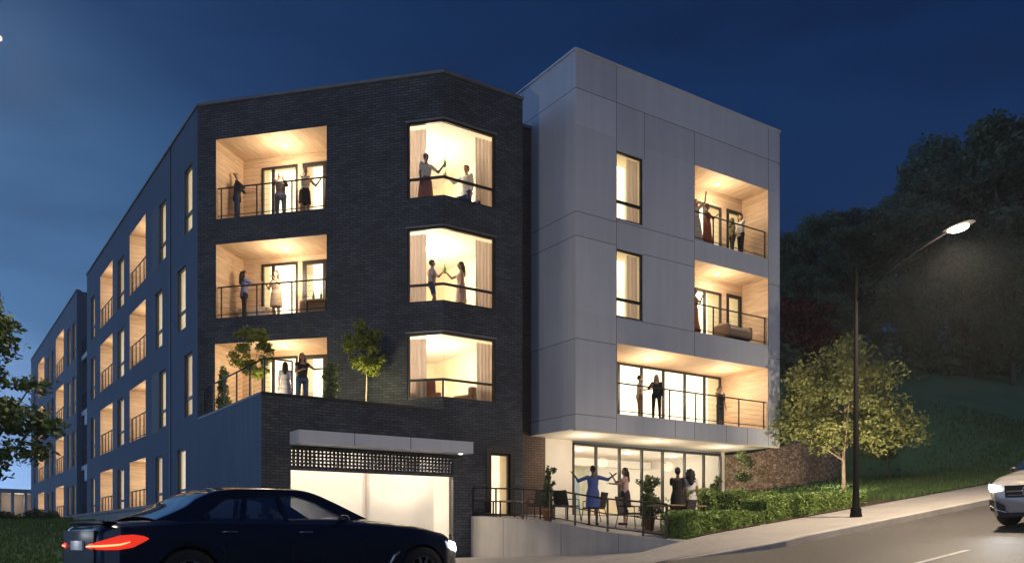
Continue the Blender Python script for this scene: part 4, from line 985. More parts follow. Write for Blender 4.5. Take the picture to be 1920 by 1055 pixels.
    torso(m, E, .84 if bottom != 'dress' else .84, 1.41)
    m.capsule((-.1, 0, 1.39), .06, (.1, 0, 1.39), .06) if sleeves > 0 else m.capsule((-.06, .0, 1.36), .06, (.06, 0, 1.36), .06)
    for sh, el, wr, f in AR:
        if sleeves > 0:
            s1 = min(1, sleeves * 2); m.capsule(sh, .05 + E, sh.lerp(el, s1), .04 + E)
            if sleeves > .5: m.capsule(el, .04 + E, el.lerp(wr, (sleeves - .5) * 1.9), .027 + E)
    if bottom == 'dress':
        rows = [[((rx) * math.cos(a), .005 + ry * math.sin(a), z) for a in [6.2832 * i / 18 for i in range(18)]] for z, rx, ry in ((1.12, .14, .11), (.95, .19, .145), (.75, .20, .16), (.52, .215, .175))]
        m.grid(rows, close=True, cap0=True, cap1=True)
    evalmesh(m.build('dress' if bottom == 'dress' else 'top', cloth(top), t), 'top', [cloth(top)], .0135, 2)
    if bottom != 'dress':
        m = MB()
        if bottom in ('skirt', 'long_skirt'):
            zl = .55 if bottom == 'skirt' else .12; wl = .21 if bottom == 'skirt' else .30
            rows = [[(rx * math.cos(a) * (1 + .03 * math.sin(5 * a)), .005 + ry * math.sin(a) * (1 + .03 * math.cos(5 * a)), z) for a in [6.2832 * i / 30 for i in range(30)]] for z, rx, ry in ((1.06, .142, .115), (.94, .19, .145), ((.94 + zl) / 2, (.19 + wl) / 2, .165), (zl, wl, wl * .85))]
            m.grid(rows, close=True, cap0=True, cap1=True)
        else:
            torso(m, .012, .84, 1.0)
            rows = [[((rx) * math.cos(a), .005 + ry * math.sin(a), z) for a in [6.2832 * i / 16 for i in range(16)]] for z, rx, ry in ((1.03, .15, .115), (.94, .185, .135), (.86, .18, .13))]
            m.grid(rows, close=True, cap0=True, cap1=True)
            for hip, kn, an, toe in LG:
                if bottom == 'shorts': m.capsule(hip, .1, hip.lerp(kn, .62), .085)
                else: m.capsule(hip, .1, kn, .07); m.capsule(kn, .07, an + V((0, 0, .03)), .052)
        nm = 'skirt' if 'skirt' in bottom else bottom
        evalmesh(m.build(nm, cloth(bcol), t), nm, [cloth(bcol)], .0135, 2)
    m = MB()
    for hip, kn, an, toe in LG: m.capsule(an + V((0, .035, -.045)), .042, toe + V((0, -.015, 0)), .038)
    o = m.build('shoes', cloth(shoe), t)
    t['hands'] = [0]; del t['hands']
    mw = Matrix.Translation(V(loc)) @ Matrix.Rotation(R(face) + math.pi / 2, 4, 'Z') @ Matrix.Scale(k, 4)
    return t, [mw @ (a[2] + a[3] * .08) for a in AR]
def bottle(p, label, up=1.):
    t = empty('bottle', p - Vector((0, 0, .1)), 0, label, 'bottle', 'green drink bottles')
    m = MB(); m.lathe([(.036, 0), (.038, .02), (.038, .15), (.014, .21), (.013, .27)], n=12); m.build('glass_body', M['bottle'], t)
    m = MB(); m.lathe([(.016, .27), (.016, .285)], n=10); m.build('cap', M['yellow'], t)
# headings in degrees: toward the camera is about 235; image right is about -35, image left about 145
CAMH, RGT, LFT = 236, -34.5, 145.5
UPR = ((-.75, -.35, .15), (-.25, -.25, 1.)); UPL = ((.75, -.35, .15), (.25, -.25, 1.))
FR_L = ((.15, -.7, -.6), (-.2, -1, .1)); FR_R = ((-.15, -.7, -.6), (.2, -1, .1))
TZ = terr_h
P_ = person
P_((8.65, 28.45, 10.08), -20, 1.74, 'woman in black top and dark jeans holding something yellow, left on the top chamfer balcony', 'light', ('blond', 'bun'), (.02, .02, .03), bcol=(.015, .03, .09), sleeves=.5, armL=FR_L, armR=FR_R)
_, h_ = P_((9.75, 27.45, 10.08), CAMH + 10, 1.72, 'woman with long auburn hair and dark jacket, middle of the top chamfer balcony', 'light', ('red', 'long'), (.05, .03, .035), bcol=(.05, .08, .16), sleeves=.9, armL=FR_L, armR=FR_R)
P_((10.25, 26.6, 10.08), CAMH + 40, 1.66, 'woman in pale top and black skirt raising an arm on the top chamfer balcony', 'tan', ('red', 'short'), (.75, .68, .6), 'skirt', (.02, .02, .025), .0, armL=((.8, -.1, -.65), (.6, -.2, 1.)), armR=FR_R)
P_((8.85, 28.35, 6.93), -10, 1.72, 'woman with long dark curls, blue top and black leggings, left on the middle chamfer balcony', 'tan', ('black', 'curly'), (.16, .18, .34), bcol=(.012, .012, .014), sleeves=.35, armL=((.2, -.9, -.2), (.1, -1, .35)), armR=((-.1, -.9, -.3), (0, -1, .25)))
P_((9.65, 27.6, 6.93), CAMH - 20, 1.68, 'woman in a beige sleeveless dress, middle of the middle chamfer balcony', 'tan', ('brown', 'long'), (.6, .45, .33), 'dress', sleeves=0, armL=((.3, -.6, -.6), (-.4, -.7, .6)), armR=((-.4, 0, -.9), (.2, -.8, .2)))
P_((9.15, 25.35, 3.69), 60, 1.52, 'shorter woman with long dark hair in a pale grey dress on the podium terrace', 'tan', ('black', 'long'), (.38, .36, .48), 'dress', sleeves=.4)
P_((9.45, 24.75, 3.69), CAMH + 30, 1.72, 'taller woman in black top and jeans beside the grey dress, on the podium terrace', 'tan', ('black', 'long'), (.015, .015, .02), bcol=(.03, .07, .16), sleeves=.1, armL=((.5, -.6, -.5), (.9, -.5, .1)), armR=((-.2, -.3, -.9), (.5, -.8, .2)))
_, h_ = P_((12.72, 23.1, 9.76), CAMH + 40, 1.78, 'woman in white top and long terracotta skirt toasting, in the top corner window', 'dark', ('black', 'short'), (.78, .74, .72), 'long_skirt', (.35, .13, .07), .3, armL=((.75, -.4, -.55), (.45, -.35, .8)))
bottle(h_[0], 'green bottle raised by the woman in the top corner window')
_, h_ = P_((14.25, 23.25, 9.76), CAMH - 40, 1.84, 'man in white shirt and blue trousers toasting, in the top corner window', 'tan', ('black', 'short'), (.8, .8, .84), bcol=(.03, .07, .26), sleeves=.85, armR=((-.6, -.6, -.45), (-.45, -.5, .6)), male=True)
bottle(h_[1], 'green bottle raised by the man in the top corner window')
_, h_ = P_((12.78, 22.85, 6.69), RGT + 10, 1.58, 'man in pink shirt and blue shorts clinking bottles, in the middle corner window', 'tan', ('black', 'short'), (.75, .6, .58), 'shorts', (.03, .08, .25), .35, armL=((.2, -.9, -.5), (.1, -.7, .8)), male=True, bend=.3)
bottle(h_[0], 'green bottle held by the man in the middle corner window')
_, h_ = P_((13.95, 23.1, 6.69), LFT + 10, 1.8, 'woman with long dark hair in a short pale dress, in the middle corner window', 'tan', ('black', 'long'), (.62, .5, .48), 'dress', sleeves=0, armR=((-.2, -.9, -.4), (0, -.75, .75)))
P_((22.35, 21.25, 10.1), CAMH - 10, 1.6, 'pale-haired woman in an off-white outfit, leftmost on the top balcony of the pale block', 'light', ('blond', 'long'), (.7, .62, .48), 'long_skirt', (.68, .6, .48), .4, armL=((.5, -.5, .3), (.1, -.3, 1.)))
P_((22.95, 21.25, 10.1), CAMH + 60, 1.56, 'woman in a rust-red dress on the top balcony of the pale block', 'tan', ('red', 'short'), (.38, .09, .04), 'long_skirt', (.38, .09, .04), 0, armL=((.6, -.4, -.6), (.4, -.5, .6)))
P_((24.35, 21.35, 10.1), -20, 1.38, 'small woman in olive and black by the door, top balcony of the pale block', 'dark', ('black', 'curly'), (.09, .08, .03), bcol=(.02, .02, .015), sleeves=.4)
P_((24.75, 21.3, 10.1), 170, 1.58, 'man in pale shirt and black trousers on the top balcony of the pale block', 'tan', ('black', 'short'), (.62, .58, .52), bcol=(.015, .015, .018), sleeves=.4, armL=FR_L, male=True)
P_((22.25, 21.2, 6.96), CAMH + 70, 1.6, 'woman in an orange dress on the middle balcony of the pale block', 'tan', ('red', 'long'), (.5, .16, .04), 'long_skirt', (.5, .16, .04), 0, armL=((.6, -.6, -.4), (.2, -.3, 1.)))
P_((20.15, 21.7, 3.88), -30, 1.52, 'woman in white shirt and tan trousers on the wide lower balcony', 'light', ('brown', 'short'), (.72, .68, .6), bcol=(.3, .18, .1), sleeves=.35, armL=FR_L)
P_((20.45, 21.2, 3.88), CAMH, 1.5, 'woman with long dark hair in black jacket and trousers on the wide lower balcony', 'light', ('black', 'long'), (.02, .02, .022), bcol=(.012, .012, .014), sleeves=.9, armR=((-.5, -.3, -.7), (.3, -.9, .4)), step=.16)
P_((24.0, 21.6, 3.88), CAMH + 30, 1.52, 'man in a black shirt holding up a hand, right part of the wide lower balcony', 'tan', ('black', 'short'), (.02, .018, .02), bcol=(.03, .03, .045), sleeves=.35, armR=((-.5, -.5, -.5), (-.3, -.4, 1.)), male=True)
P_((15.85, 19.0, TZ(19.0)), 50, 1.68, 'woman in a short royal blue dress with both arms out, on the street terrace', 'dark', ('black', 'bun'), (.06, .10, .30), 'dress', (.03, .03, .03), .6, armL=((.9, -.1, -.35), (.55, -.1, .75)), armR=((-.95, -.1, -.25), (-.8, -.2, .6)))
P_((17.2, 19.15, TZ(19.15)), 150, 1.68, 'woman in a pink top and dark short skirt toasting, on the street terrace', 'tan', ('black', 'long'), (.6, .38, .34), 'skirt', (.03, .025, .035), .2, armL=FR_L, armR=((-.5, -.7, -.3), (-.3, -.5, 1.)))
P_((17.75, 17.55, TZ(17.55)), 30, 1.76, 'person with short curly hair in a black dress behind the terrace table', 'dark', ('black', 'short'), (.02, .018, .015), 'dress', sleeves=.3, armL=((.3, -.8, -.4), (-.4, -.8, .3)))
P_((18.25, 17.55, TZ(17.55)), 60, 1.74, 'woman with very long black hair in a white dress behind the terrace table', 'tan', ('black', 'curly'), (.78, .74, .72), 'dress', sleeves=.2)

# ------------------------------------------------------------------ furniture
def sofa(loc, rz, w, label, m_='fabric', cush=None, kind='sofa', d=.8, h=.75):
    t = empty(kind, loc, rz, label, kind.replace('_', ' ')); g = MB(); g.box(-w / 2, w / 2, -d / 2, d / 2, .12, .38); g.build('base', M[m_], t)
    def cushn(x0, x1, y0, y1, z0, z1, nm, mm):
        q = MB(); n = 6; rows = []
        for i in range(n + 1):
            a = -90 + 180 * i / n; f = .86 + .14 * math.cos(R(a)) ** .5 if abs(a) < 89 else .86; zz = z0 + (z1 - z0) * (math.sin(R(a)) + 1) / 2
            cx, cy = (x0 + x1) / 2, (y0 + y1) / 2; hx, hy = (x1 - x0) / 2 * f, (y1 - y0) / 2 * f
            rows.append([(cx + hx * math.copysign(abs(math.cos(u)) ** .35, math.cos(u)), cy + hy * math.copysign(abs(math.sin(u)) ** .35, math.sin(u)), zz) for u in [6.2832 * (j + .5) / 20 for j in range(20)]])
        q.grid(rows, close=True, cap0=True, cap1=True); q.build(nm, M[mm], t)
    cushn(-w / 2 + .1, w / 2 - .1, -d / 2 + .02, d / 2 - .15, .37, .5, 'seat', cush or m_); cushn(-w / 2 + .08, w / 2 - .08, d / 2 - .24, d / 2, .36, h, 'backrest', m_)
    for s in (-1, 1):
        cushn(s * w / 2 - .09, s * w / 2 + .09, -d / 2, d / 2, .12, .58, 'armrest', m_)
        for sy in (-1, 1): g = MB(); g.tube([(s * (w / 2 - .08), sy * (d / 2 - .08), 0), (s * (w / 2 - .08), sy * (d / 2 - .08), .13)], .02, 6); g.build('leg', M['bark'], t)
    return t
def chair(loc, rz, label, group='woven terrace chairs'):
    t = empty('patio_chair', loc, rz, label, 'chair', group)
    g = MB(); g.box(-.27, .27, -.27, .25, .40, .45); g.build('seat', M['wicker'], t)
    g = MB(); rows = [[(-.28 + .56 * i / 6, .24 + (.2 * (z - .45)) - .05 * math.cos((i / 6 - .5) * 3), z + dz) for i in range(7)] for z, dz in ((.45, 0), (.65, 0), (.9, 0))]
    back = [[(p[0], p[1] + .03, p[2]) for p in r] for r in rows[::-1]]
    g.grid(rows + back + [rows[0]], smooth=False); g.build('backrest', M['wicker'], t)
    for s in (-1, 1):
        g = MB(); g.tube([(s * .29, .28, .62), (s * .3, 0, .64), (s * .29, -.24, .62)], .018, 6); g.build('armrest', M['rail'], t)
        for y0, y1 in ((-.25, -.3), (.24, .33)): g = MB(); g.tube([(s * .28, y0, .62 if y0 < 0 else .55), (s * .28, y0, .42), (s * .31, y1, 0)], .014, 6); g.build('leg', M['rail'], t)
    return t
def table(loc, rz, w, d, h, label, top='wicker', cloth_=None):
    t = empty('patio_table', loc, rz, label, 'table'); g = MB(); g.box(-w / 2, w / 2, -d / 2, d / 2, h - .035, h); g.build('tabletop', M[top], t)
    for sx in (-1, 1):
        for sy in (-1, 1): g = MB(); g.box(sx * (w / 2 - .06) - .02, sx * (w / 2 - .06) + .02, sy * (d / 2 - .06) - .02, sy * (d / 2 - .06) + .02, 0, h - .036); g.build('leg', M['rail'], t)
    return t
# corner-window rooms
sofa((14.0, 22.86, 9.76), R(0), .62, 'blue armchair in front of the man in the top corner window', 'bluefab', kind='armchair', h=.70, d=.5)
sofa((13.55, 24.6, 9.76), R(180), 1.5, 'pale sofa in the room behind the top corner window'); sofa((13.9, 24.8, 6.69), R(170), 1.5, 'low sofa in the room behind the middle corner window', 'brownfab')
sofa((12.95, 23.5, 3.79), R(150), .75, 'rust armchair behind the lowest corner window', 'rust', kind='armchair', h=.95, d=.7); sofa((14.4, 23.3, 3.79), R(200), .75, 'brown armchair behind the lowest corner window by the right curtain', 'brownfab', kind='armchair', h=.85, d=.7)
# balcony furniture
sofa((9.35, 28.55, 6.93), R(-49), .9, 'white lounge chair on the middle chamfer balcony', 'fabric', kind='armchair', d=.7, h=.7)
sofa((10.75, 26.35, 6.93), R(130), 1.2, 'cushioned wicker sofa at the right end of the middle chamfer balcony', 'brownfab', 'fabric', d=.6, h=.6)
table((10.5, 26.05, 6.93), R(-49), .8, .4, .5, 'low table with bottles on the middle chamfer balcony', 'wood')
for i, (x, y, l) in enumerate(((10.36, 26.15, 'left'), (10.55, 26.0, 'right'))): bottle(Vector((x, y, 7.55)), f'{l} bottle standing on the low table of the middle chamfer balcony')
sofa((24.35, 21.3, 6.96), R(0), 1.15, 'wicker armchair with cushions on the middle balcony of the pale block', 'brownfab', 'fabric', kind='armchair', d=.7, h=.7)
# street terrace
chair((15.45, 21.0, TZ(21.0)), R(-60), 'left chair of the terrace, beside the orange pot'); chair((16.4, 20.9, TZ(20.9)), R(100), 'chair behind the woman in blue, its back to the glazing')
chair((16.9, 20.2, TZ(20.2)), R(-150), 'chair tilted toward the women toasting'); chair((16.3, 17.9, TZ(17.9)), R(20), 'chair right of the pink-topped woman, near the railing')
chair((17.9, 18.6, TZ(18.6)), R(-20), 'chair behind the bushy potted shrub'); chair((16.9, 16.6, TZ(16.6)), R(200), 'chair at the dining table nearest the hedge')
table((15.9, 20.9, TZ(20.9)), R(10), .7, .7, .45, 'low dark table between the two left chairs'); table((17.1, 16.9, TZ(16.9)), R(5), 1.5, .8, .74, 'dining table in front of the couple by the hedge', 'brownfab')
table((14.75, 21.7, TZ(21.7)), R(0), .9, .5, .5, 'side table by the narrow brick window', 'wood')
for i, (x, y, l) in enumerate(((16.6, 16.9, 'left'), (17.1, 16.75, 'middle'), (17.5, 17.0, 'right'))):
    m = MB(); m.lathe([(.03, 0), (.005, .01), (.005, .09), (.035, .12), (.04, .2), (.035, .21)], n=12); o = m.build('wine_glass', M['glass'], None, (x, y, TZ(16.9) + .741)); tag(o, f'{l} wine glass on the terrace dining table', 'wine glass', 'wine glasses')

# pendant lamps on two lower long-facade balconies
for (x, y, z, l) in ((8.1, 45.1, 5.4, 'pendant globe lamp in an upper balcony of the navy facade'), (8.1, 38.0, 2.55, 'pendant globe lamp in the ground balcony of the navy facade')):
    t = empty('pendant_lamp', (x, y, z), 0, l, 'lamp', 'globe pendants'); m = MB(); m.ell((0, 0, 0), (.13, .13, .13)); m.build('globe', M['lamp'], t); m = MB(); m.tube([(0, 0, .12), (0, 0, .52)], .008, 5); m.build('cord', M['rail'], t)

# ------------------------------------------------------------------ cars
def paint_mat(name, c, rough=.25):
    m = mat(name, c, rough, var=.02, coat=1.0); m.node_tree.nodes['Principled BSDF'].inputs['Metallic'].default_value = .3; return m
M['carglass'] = glass('tinted_glass', (.62, .66, .72), 1.8)
M['tyre'] = mat('tyre_rubber', (.02, .02, .02), .8); M['rim'] = mat('alloy_rim', (.5, .5, .52), .3, metal=.9); M['chrome'] = mat('chrome', (.7, .7, .7), .12, metal=1)
M['black'] = mat('black_trim', (.01, .01, .01), .5)
M['head'] = emit('headlight_glow', (.92, .96, 1), 6); M['tail'] = emit('tail_light_glow', (1, .045, .02), .8); M['tailhot'] = emit('tail_light_bar', (1, .20, .08), 4)
def interp(tab, x):
    if x <= tab[0][0]: return tab[0][1]
    for (a, b), (c, d) in zip(tab, tab[1:]):
        if x <= c:
            t = (x - a) / (c - a); t = t * t * (3 - 2 * t) * .35 + t * .65; return b + (d - b) * t
    return tab[-1][1]
def wheel(t, x, y, r, w=.24, side=1):
    g = MB(); prof = [(r * .66, -w / 2), (r * .93, -w / 2), (r, -w / 2 + .04), (r, w / 2 - .04), (r * .93, w / 2), (r * .66, w / 2), (r * .66, -w / 2)]
    rows = [[(q * math.cos(a), s, q * math.sin(a)) for a in [6.2832 * k / 36 for k in range(36)]] for q, s in prof]
    g.grid(rows, close=True); wh = g.build('wheel', M['tyre'], t, (x, y, r))
    g = MB(); f = side
    rows = [[(q * math.cos(a), s * f, q * math.sin(a)) for a in [6.2832 * k / 36 for k in range(36)]] for q, s in ((r * .68, -w * .3), (r * .68, w * .46), (r * .62, w * .42), (r * .60, w * .2))]
    g.grid(rows, close=True)
    for k in range(10):
        a = 6.2832 * k / 10; c, s = math.cos(a), math.sin(a); px, pz = -s * r * .055, c * r * .055
        g.face([(c * r * .1 + px * 1.4, w * .36 * f, s * r * .1 + pz * 1.4), (c * r * .62 + px, w * .42 * f, s * r * .62 + pz), (c * r * .62 - px, w * .42 * f, s * r * .62 - pz), (c * r * .1 - px * 1.4, w * .36 * f, s * r * .1 - pz * 1.4)])
    rows = [[(q * math.cos(a), s * f, q * math.sin(a)) for a in [6.2832 * k / 16 for k in range(16)]] for q, s in ((r * .16, w * .3), (r * .14, w * .42), (.002, w * .43))]
    g.grid(rows, close=True); g.build('rim', M['rim'], wh)
    g = MB(); g.lathe([(r * .5, 0), (r * .5, .02)], n=24); dk = g.build('brake_disc', M['black'], wh); dk.rotation_euler = (R(90), 0, 0); dk.location = (0, w * .1 * f, 0)
def car_body(t, S, paint):
    """S: dict of profile tables along x (0 rear .. L front)"""
    L = S['L']; n = 110; rows = []; wr = S['wr'] + .045
    lv = S['levels']
    for i in range(n + 1):
        x = L * i / n; W = interp(S['half'], x); zt = interp(S['deck'], x); zb = interp(S['bottom'], x); zsh = min(interp(S['shoulder'], x), zt - .015)
        pts = []
        for (f, wf) in lv:   # side levels bottom -> shoulder
            z = zb + (zsh - zb) * f; pts.append([x, W * wf, z])
        crown = [(.955, .35), (.88, .72), (.72, .92), (.45, .985), (.2, 1.), (0, 1.005)]
        for wf, zf in crown: pts.append([x, W * wf, zsh + (zt - zsh) * zf])
        rows.append(pts)
    # close ends by pulling in
    full = []
    for r in rows:
        full.append([tuple(p) for p in r] + [(p[0], -p[1], p[2]) for p in r[-2::-1]])
    bm = bmesh.new(); vs = [[bm.verts.new(p) for p in r] for r in full]
    for a, b in zip(vs, vs[1:]):
        for j in range(len(a) - 1): bm.faces.new((a[j], b[j], b[j + 1], a[j + 1]))
    bm.faces.new(vs[0]); bm.faces.new(vs[-1][::-1])
    # wheel arches
    dele = []
    for f in bm.faces:
        c = f.calc_center_median()
        for wx in S['wheels']:
            if abs(c.y) > .5 and (c.x - wx) ** 2 + (c.z - S['wr']) ** 2 < wr * wr and len(f.verts) < 6: dele.append(f); break
    bmesh.ops.delete(bm, geom=dele, context='FACES')
    for v in bm.verts:
        if v.is_boundary:
            for wx in S['wheels']:
                d = Vector((v.co.x - wx, 0, v.co.z - S['wr']))
                if abs(v.co.y) > .5 and d.length < wr * 1.35 and v.co.z > interp(S['bottom'], v.co.x) + .03:
                    d.normalize(); v.co.x = wx + d.x * wr; v.co.z = S['wr'] + d.z * wr
    bmesh.ops.recalc_face_normals(bm, faces=bm.faces)
    me = bpy.data.meshes.new('body'); bm.to_mesh(me); bm.free(); me.materials.append(paint); me.polygons.foreach_set('use_smooth', [True] * len(me.polygons))
    o = bpy.data.objects.new('body', me); C.objects.link(o); o.parent = t
    try: me.set_sharp_from_angle(angle=R(38))
    except Exception: pass
    # arch liners
    for wx in S['wheels']:
        for s in (1, -1):
            g = MB(); W = interp(S['half'], wx)
            rr = [[(wx + wr * math.cos(a), s * y, S['wr'] + wr * math.sin(a)) for a in [math.pi * k / 16 for k in range(17)]] for y in (W * .985, W - .35)]
            g.grid(rr); g.face([(wx + wr * math.cos(a), s * (W - .35), S['wr'] + wr * math.sin(a)) for a in [math.pi * k / 16 for k in range(17)]])
            g.build('wheel_arch', M['black'], o)
    return o
def greenhouse(t, S, paint):
    """outline over the roof in (x,z): rear base -> roof -> front base; side glass loops"""
    O = S['outline']; wb_, wt, zb_, zt_ = S['gw']
    yw = lambda z: wb_ + (wt - wb_) * clamp((z - zb_) / (zt_ - zb_), -.2, 1.1)
    # dense outline via Catmull
    def dense(P, k=6):
        out = []
        for i in range(len(P) - 1):
            p0, p1, p2, p3 = P[max(i - 1, 0)], P[i], P[i + 1], P[min(i + 2, len(P) - 1)]
            for j in range(k):
                s = j / k; out.append(tuple(.5 * ((2 * p1[q]) + (-p0[q] + p2[q]) * s + (2 * p0[q] - 5 * p1[q] + 4 * p2[q] - p3[q]) * s * s + (-p0[q] + 3 * p1[q] - 3 * p2[q] + p3[q]) * s ** 3) for q in (0, 1)))
        out.append(P[-1]); return out
    D = dense(O); nk = 6
    def span(pts, mtl, nm, ins=0., parent=t, crown=.05):
        g = MB(); rows = []
        for x, z in pts:
            y = yw(z) - ins; rows.append([(x, y * q, z + crown * (1 - abs(q) ** 2.2) + (-.0 if abs(q) < .99 else -.004)) for q in [-1, -.97, -.9, -.75, -.5, -.25, 0, .25, .5, .75, .9, .97, 1]])
        g.grid(rows); return g.build(nm, mtl, parent)
    i0, i1 = S['roofspan'][0] * nk, S['roofspan'][1] * nk
    roof = span(D[i0:i1 + 1], paint, 'roof'); span(D[:i0 + 1], M['carglass'], 'rear_window', .0); span(D[i1:], M['carglass'], 'windshield', .0)
    # side frame between outline and window loop
    loopO = D + [(D[-1][0] - (D[-1][0] - D[0][0]) * k / 30, D[-1][1] + (D[0][1] - D[-1][1]) * k / 30 - .06 * math.sin(math.pi * k / 30)) for k in range(1, 30)]
    cx = sum(p[0] for p in S['side']) / len(S['side']); cz = sum(p[1] for p in S['side']) / len(S['side'])
    Wd = dense(S['side'] + [S['side'][0]], 8)[:-1]
    def polar(P, a):
        # ray from centre hits polygon
        best = None; dx, dz = math.cos(a), math.sin(a)
        for (x1, z1), (x2, z2) in zip(P, P[1:] + P[:1]):
            ex, ez = x2 - x1, z2 - z1; den = dx * ez - dz * ex
            if abs(den) < 1e-9: continue
            tt = ((x1 - cx) * ez - (z1 - cz) * ex) / den; uu = ((x1 - cx) * dz - (z1 - cz) * dx) / den
            if tt > 0 and -.001 <= uu <= 1.001 and (best is None or tt > best): best = tt
        return (cx + dx * (best or .1), cz + dz * (best or .1))
    AA = sorted([math.atan2(z - cz, x - cx) for x, z in loopO] + [math.atan2(z - cz, x - cx) for x, z in Wd])
    for s in (1, -1):
        g = MB(); ra, rb2 = [], []
        for a in AA + [AA[0]]:
            o_, w_ = polar(loopO, a), polar(Wd, a); w_ = (cx + (w_[0] - cx) * 1.0, cz + (w_[1] - cz) * 1.0)
            ra.append((o_[0], s * yw(o_[1]), o_[1])); rb2.append((w_[0], s * (yw(w_[1]) - .006), w_[1]))
        g.grid([ra, rb2], smooth=False)
        for xp, xs_ in S['pillars']:
            zlo, zhi = polar(Wd, math.atan2(-1, (xp - cx) * 3))[1], 0
            zz0, zz1 = S['side_z']; g.face([(xp - .035, s * (yw(zz0) + .002), zz0), (xp + .035, s * (yw(zz0) + .002), zz0), (xp + .035 + xs_, s * (yw(zz1) + .002), zz1), (xp - .035 + xs_, s * (yw(zz1) + .002), zz1)])
        g.build('window_frame', paint, roof)
        g = MB(); g.face([(x, s * (yw(z) - .012), z) for x, z in Wd]); g.build('side_window', M['carglass'], roof)
        g = MB()   # bright trim around
        tr = [(x, s * (yw(z) + .006), z) for x, z in Wd]; g.tube(tr + [tr[0]], .007, 5); g.build('window_trim', M['black'], roof)
    return roof, yw
def seats(t, xs_, z0, w=.5):
    for x in xs_:
        for s in (-1, 1):
            g = MB(); g.box(x - .05, x + .45, s * .37 - w / 2 + .03, s * .37 + w / 2 - .03, z0, z0 + .14)
            rows = [[(x - .02 - .25 * k / 5 + dx, s * .37 + q * .22 * (1 if k < 4 else .55), z0 + .12 + .62 * k / 5) for q in (-1, -.5, 0, .5, 1)] for k in range(6) for dx in (0,)]
            back = [[(p[0] - .1, p[1], p[2]) for p in r] for r in rows[::-1]]
            g.grid(rows + back + [rows[0]], smooth=True); g.ell((x - .31, s * .37, z0 + .83), (.05, .13, .09)); g.build('seat', M['black'], t)

navy = paint_mat('deep_blue_black_paint', (.008, .014, .036), .2)
GZ = -.87
sed = empty('sedan', (1.6, 11.45, GZ), R(6), 'deep blue-black sedan passing on the road in front of the garage, tail lights glowing', 'car')
LS_ = 5.18
SS = dict(L=LS_, wr=.355, wheels=(.98, 4.33), levels=[(0, .90), (.08, .965), (.3, .995), (.45, 1.0), (.62, .985), (.8, .992), (.95, .975), (1., .965)],
          half=[(0, .66), (.05, .78), (.2, .87), (.8, .93), (2.5, .945), (4.3, .93), (4.8, .86), (5.05, .74), (5.14, .62), (5.18, .5)],
          deck=[(0, .90), (.06, 1.00), (.25, 1.03), (.6, 1.06), (1.2, 1.10), (3.35, 1.105), (3.6, 1.09), (4.2, 1.04), (4.75, .94), (5.0, .84), (5.12, .72), (5.18, .62)],
          shoulder=[(0, .84), (.2, .93), (1.0, .985), (2.5, .98), (3.8, .965), (4.4, .92), (4.8, .83), (5.1, .68), (5.18, .55)],
          bottom=[(0, .38), (.1, .30), (.5, .24), (1.3, .2), (4.0, .2), (4.8, .22), (5.18, .30)])
body = car_body(sed, SS, navy)
G = dict(outline=[(.62, 1.055), (.98, 1.21), (1.18, 1.335), (1.48, 1.435), (1.9, 1.47), (2.48, 1.472), (2.74, 1.44), (3.05, 1.31), (3.34, 1.165), (3.48, 1.10)], roofspan=(3, 6), gw=(.86, .60, 1.0, 1.46),
         side=[(1.18, 1.105), (1.33, 1.20), (1.52, 1.325), (1.78, 1.375), (2.12, 1.392), (2.46, 1.38), (2.68, 1.325), (2.93, 1.20), (3.10, 1.095), (3.0, 1.035), (2.2, 1.02), (1.35, 1.04)], pillars=[(2.27, -.05), (1.66, .12)], side_z=(1.025, 1.38))
rf, yw = greenhouse(sed, G, navy)
for wx in SS['wheels']:
    for s in (1, -1): wheel(sed, wx, s * .83, SS['wr'], .25, s)
